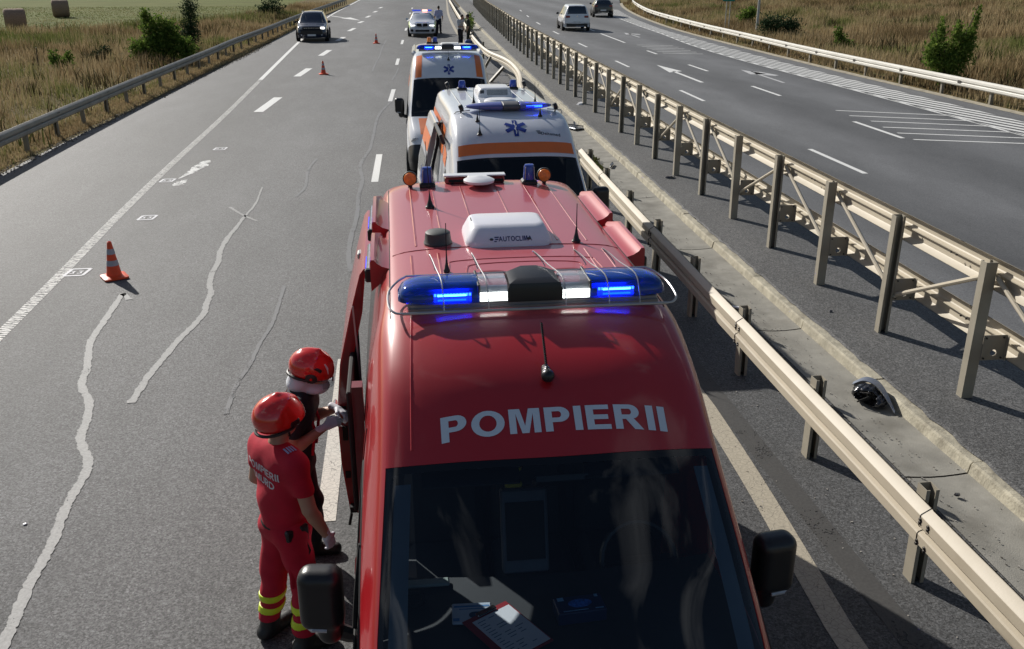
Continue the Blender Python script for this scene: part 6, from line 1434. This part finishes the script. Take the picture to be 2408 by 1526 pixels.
f1, hd1, bv1, A1 = person('person', (-.81, 5.33, 0), R(36), 'firefighter in all red uniform with yellow ankle bands, his back to the camera', J1, fred, fred, bootm, glovem, sc=1.07, bands=((.335, .385), (.235, .285)), hres=.0125)
helmet(f1, hd1, .02, 'rect')
vs, fs = dice(*text_mesh('POMPIERII', .07, .0012), .02); v3, f3 = drape(vs, fs, bv1, (-.4, 0, 1.375), (0, -1, 0), (0, 0, 1), (1, 0, 0), .004); lw = mat('shirt_print', (.6, .55, .58), .8)
MB().add(v3, f3).build('lettering', lw, f1, fix=False)
vs, fs = dice(*text_mesh('SMURD', .07, .0012), .02); v3, f3 = drape(vs, fs, bv1, (-.4, 0, 1.30), (0, -1, 0), (0, 0, 1), (1, 0, 0), .004); MB().add(v3, f3).build('lettering', lw, f1, fix=False)
b = MB()
for k in range(4):
    v3, f3 = drape([(-.03, -.026 + .015 * k), (.03, -.026 + .015 * k), (.03, -.017 + .015 * k), (-.03, -.017 + .015 * k)], [(0, 1, 2, 3)], bv1, (.0, -.215, 1.8), (0, 1, 0), (1, 0, 0), (0, .25, -1), .005); b.add(v3, f3)
b.build('rank_patch', mat('patch_blue', (.35, .42, .65), .7), f1, fix=False)
b = MB(); b.lathe((0, 0, .965), [(.142, -.018), (.146, 0), (.142, .018)], 26, M=Matrix.Diagonal((.92, 1.12, 1))); b.build('belt', blackm, f1, smooth=True)
b = MB(); b.box((.03, -.165, .93), (.06, .035, .12), bev=.01); b.box((-.06, -.155, .94), (.05, .04, .08), bev=.01); b.tube([(.03, -.18, .88), (.05, -.185, .80), (.02, -.18, .74)], .008, 5); b.build('belt_pouch', blackp, f1)
b = MB(); b.box((.0, -.135, .62), (.15, .02, .18), bev=.008); b.build('leg_pocket', fred, f1)
J2 = dict(pelvis=(-.02, 0, .94), waist=(.0, 0, 1.12), chest=(.05, 0, 1.34), neck=(.10, 0, 1.49), head=(.165, 0, 1.615),
    shR=(.05, -.19, 1.42), elR=(.0, -.25, 1.12), wrR=(.225, -.12, 1.24), handR=((.8, .5, .25), (.3, -.5, .8), .7), shL=(.05, .19, 1.42), elL=(.08, .25, 1.14), wrL=(.28, .10, 1.27), handL=((.7, -.6, -.1), (.2, .3, .9), .7),
    hpR=(-.02, -.09, .89), knR=(.01, -.10, .49), anR=(-.03, -.12, .085), toeR=(.15, -.02, -.045), hpL=(-.02, .09, .89), knL=(.05, .10, .49), anL=(.03, .12, .085), toeL=(.15, .02, -.045))
f2, hd2, bv2, A2 = person('person', (-.80, 6.2, 0), R(-4), 'firefighter in dark uniform, red helmet and white neck cloth looking at his gloved hands', J2, fblk, fblk, bootm, glovem, hres=.0125, sc=1.04)
helmet(f2, hd2, .42, 'hub')
s = Sdf(.02); s.ell(hd2 + (-.10, 0, -.07), (.10, .105, .085)); s.ell(hd2 + (.0, 0, -.11), (.10, .095, .055), k=.03); s.cutz(folds(.004, 9, 40)); link('neck_cloth', snet(s, hd2 - .26, hd2 + .2, .01, 'neck_cloth', mat('cloth_white', (.72, .74, .78), .8, var=.05, bump=.2, bscale=80)), f2)
MB().grid(lambda u, v: (hd2[0] + .115 * math.cos(-1.1 + 2.2 * v) + .01, hd2[1] + .10 * math.sin(-1.1 + 2.2 * v), hd2[2] + .02 - .12 * u), 4, 12).build('face_shield', M_glass('visor_clear', (.75, .8, .85), diff=(.6, .65, .7), dfac=.25), f2, smooth=True, fix=False)
b = MB()
for z0, z1 in ((1.06, 1.34),):
    for y in (-.09, .09): b.tube([(-.13 + .02, y, z0), (-.10, y * 1.1, z1), (-.02, y * 1.2, 1.475), (.1, y, 1.40), (.15, y, 1.2), (.12, y, 1.0)], .012, 5)
b.build('braces', fred, f2); MB().box((.0, -.16, .98), (.06, .03, .13), bev=.008).build('belt_tab', fred, f2)
b = MB(); b.box((.33, -.03, 1.25), (.05, .04, .003), M=Matrix.Rotation(.6, 3, 'Y')); b.add([(.30, -.06, 1.22), (.36, -.05, 1.20), (.37, .0, 1.17), (.31, .01, 1.19)], [(0, 1, 2, 3)])
e = tag(b.build('gauze', mat('gauze_white', (.75, .72, .70), .9), None, loc=(-.80, 6.2, 0), rot=(0, 0, R(-4))), 'small crumpled white gauze held in the dark clad firefighter gloves', 'gauze')
# three far people
JS = lambda **k: {**J1, **dict(toeL=(.14, .02, -.045), anL=(0, .11, .085), knL=(.02, .10, .5), anR=(0, -.11, .085), knR=(.02, -.10, .5), wrR=(.06, -.26, .90), wrL=(.06, .26, .90), elR=(-.02, -.26, 1.16), elL=(-.02, .26, 1.16), handR=((.1, 0, -1), (0, -1, 0), .3), handL=((.1, 0, -1), (0, 1, 0), .3)), **k}
shp = mat('shirt_pale_blue', (.42, .46, .62), .8); dkt = mat('trousers_dark', (.012, .013, .02), .8); hairm = mat('hair_dark', (.02, .014, .01), .7)
person('person', (3.42, 66.9, 0), R(80), 'person in pale blue shirt and dark trousers standing right of the police car', JS(), shp, dkt, bootm, hair=hairm, hres=.022, sleeve=.9)
J4 = JS(chest=(.05, 0, 1.34), neck=(.09, 0, 1.5), head=(.15, 0, 1.63), wrR=(.3, -.12, 1.12), elR=(.06, -.26, 1.12), handR=((1, 0, 0), (0, 0, 1), .3))
fA = person('person', (4.03, 55.3, 0), R(-40), 'person in white shirt and grey vest bending forward beside the bent guardrail', J4, mat('vest_pale', (.55, .56, .58), .8, var=.3, scale=6), dkt, bootm, hair=hairm, hres=.022, sleeve=.9)
person('person', (4.46, 54.9, 0), R(170), 'person in dark green clothing facing the one in the white shirt by the guardrail', JS(), mat('olive_dark', (.03, .035, .02), .8), mat('olive_trousers', (.02, .024, .014), .8), bootm, hair=hairm, hres=.022, sleeve=.9)
e = empty('rucksack', (4.35, 53.6, 0), .3, 'blue bag on the ground between the two far people and the ambulance roof', 'bag'); s = Sdf(.04); s.rbox((0, 0, .26), (.2, .14, .25), .08); s.rbox((0, -.12, .18), (.13, .07, .14), .05); link('bag_body', snet(s, (-.3, -.3, -.05), (.3, .3, .6), .02, 'bag_body', mat('bag_blue', (.04, .08, .25), .7)), e); MB().tube([(-.05, 0, .5), (0, 0, .57), (.05, 0, .5)], .012, 6).build('handle', blackm, e)
# ------------------------------------------------------------------ wreckage and litter
e = empty('headlamp_unit', (4.87, 8.36, .0), R(-14), 'broken black headlamp shell with silver grey panel strip lying in the concrete gutter', 'car part'); e.scale = (.78, .78, .78)
s = Sdf(.02); s.ell((-.06, .04, .12), (.19, .17, .125)); s.ell((.04, -.06, .08), (.15, .2, .09), k=.04)
s.cutz(lambda P, d: np.maximum(d, -(np.sqrt(((P[..., 0] + .10) / .15) ** 2 + ((P[..., 1] + .1) / .19) ** 2 + ((P[..., 2] - .1) / .10) ** 2) - 1) * .12) + .008 * np.sin(P[..., 0] * 60) * np.sin(P[..., 1] * 45 + P[..., 2] * 50)); s.cutz(lambda P, d: np.maximum(d, .002 - P[..., 2]))
link('housing', snet(s, (-.32, -.4, -.02), (.3, .3, .3), .009, 'housing', mat('broken_black', (.015, .016, .02), .22, coat=.6, var=.4, scale=12, bump=.5, bscale=30)), e)
b = MB(); P_ = catm([(-.2, .22, .17), (-.05, .22, .25), (.08, .13, .25), (.15, -.02, .2), (.19, -.2, .12), (.22, -.36, .03)], 4); vs = []
for i_, p_ in enumerate(P_):
    t_ = i_ / (len(P_) - 1); w_ = .09 * math.sin(math.pi * min(1, t_ * .9 + .12)) + .015; p_ = Vector(p_); vs += [p_ + Vector((-w_ * .6, -w_, .01)), p_ + Vector((0, 0, .03)), p_ + Vector((w_ * .5, w_ * .3, -.05)), p_ + Vector((w_ * .45, w_ * .3, -.062)), p_ + Vector((0, 0, .018)), p_ + Vector((-w_ * .6, -w_, 0))]
b.add(vs, [(6*i+j, 6*i+(j+1) % 6, 6*i+6+(j+1) % 6, 6*i+6+j) for i in range(len(P_) - 1) for j in range(6)]); b.build('wing_panel', mat('torn_silver', (.32, .34, .38), .25, metal=.6, coat=.5), e, smooth=True, ang=50)
b = MB()
for k in range(9): a = random.uniform(0, 3); b.bar((-.1 + .04 * k - .1, -.1 + .02 * k, .05), (-.12 + .04 * k + random.uniform(-.05, .05), -.16 + .03 * k, .12 + random.uniform(-.04, .06)), .014, .02)
b.build('torn_bracket', blackm, e)
b = MB(); b.tube([(-.15, .02, .14), (-.05, -.03, .16), (.02, -.02, .13)], .018, 7); b.build('lamp_tube', chrome, e)
def shard(name, x, y, z, w, l, h, m, label, rz, group=None, cat='debris', n=7):
    pts = [(w * math.cos(a) * random.uniform(.6, 1), l * math.sin(a) * random.uniform(.6, 1)) for a in lin(0, 6.283, n)[:-1]]
    b = MB(); k = len(pts); vs = [(px, py, 0) for px, py in pts] + [(px * .8, py * .8, h * random.uniform(.4, 1)) for px, py in pts]
    b.add(vs, [tuple(range(k))[::-1], tuple(range(k, 2*k))] + [(i, (i+1) % k, k+(i+1) % k, k+i) for i in range(k)])
    return tag(b.build(name, m, None, loc=(x, y, z), rot=(random.uniform(-.1, .1), random.uniform(-.1, .1), rz)), label, cat, group)
sil = MATS['torn_silver']; bb = MATS['broken_black']
e = empty('trim_strip', (4.44, 11.3, .02), R(62), 'long white and black plastic trim strip lying across the gutter edge beside the near guardrail', 'car part'); MB().box((0, 0, .015), (.05, .36, .02), bev=.006).build('white_edge', whitep, e); MB().box((.035, .02, .01), (.03, .30, .015), bev=.004).build('black_edge', blackp, e)
shard('plastic_shard', 5.75, 18.9, .135, .14, .10, .06, bb, 'black twisted plastic shard on the asphalt median left of the tall guardrail', .4)
shard('plastic_shard', 5.5, 10.7, .135, .035, .03, .02, bb, 'tiny dark crumb on the asphalt median above the broken headlamp', .9)
shard('plastic_shard', 6.02, 30.2, .135, .28, .12, .06, whitep, 'white crumpled plastic piece at the foot of the tall guardrail posts', 1.)
e = empty('crushed_panel', (5.1, 26.4, .02), .4, 'flat grey crushed panel lying in the gutter right of the second ambulance', 'car part'); MB().box((0, 0, .02), (.5, .9, .02), bev=.008, M=Matrix.Rotation(.05, 3, 'Y')).build('panel', sil, e); b = MB(); b.bar((-.2, -.4, .04), (.25, .35, .08), .05, .03); b.bar((.2, -.35, .05), (-.1, .4, .06), .04, .02); b.build('frame_piece', blackp, e)
shard('plastic_shard', 4.72, 6.5, .01, .035, .03, .02, bb, 'small dark chip on the gutter slab nearest the bottom right corner', .2)
shard('plastic_shard', 2.72, 8.8, .005, .06, .05, .02, whitep, 'white chip on the asphalt in the shade right of the fire van', .2)
shard('paper_scrap', -3.16, 7.05, .005, .022, .02, .006, whitep, 'tiny white scrap on the dark asphalt near the bottom left', .2, cat='litter')
shard('rubber_shred', 4.95, 20.9, .02, .28, .05, .05, bb, 'dark rubber shred lying across the gutter slab beside the weeds', 1.2)
e = empty('wreck_heap', (4.15, 33.5, .0), 0, 'heap of torn dark car pieces under the bent guardrail behind the second ambulance', 'car part'); b = MB()
for k in range(26): b.bar((random.gauss(0, .25), random.gauss(0, 1.2), .03), (random.gauss(0, .35), random.gauss(0, 1.3), random.uniform(.03, .22)), random.uniform(.02, .07), random.uniform(.01, .03))
b.build('torn_strips', blackp, e); b = MB()
for k in range(6): b.box((random.gauss(0, .2), random.gauss(-.5, .8), .05), (.25, .15, .03), random.random() * 3, bev=.006)
b.build('pale_piece', sil, e)
b = MB()
for k in range(1500):
    x, y = random.uniform(2.3, 5.0), random.uniform(3, 30)
    if random.random() < .5: x = random.gauss(4.55, .12)
    s_ = random.uniform(.004, .012); b.box((x, y, s_ * .4), (s_, s_ * random.uniform(.6, 1.6), s_ * .8), random.random() * 3)
tag(b.build('road_crumbs', mat('crumbs', (.3, .28, .25), .7, var=.7, scale=25)), kind='stuff')
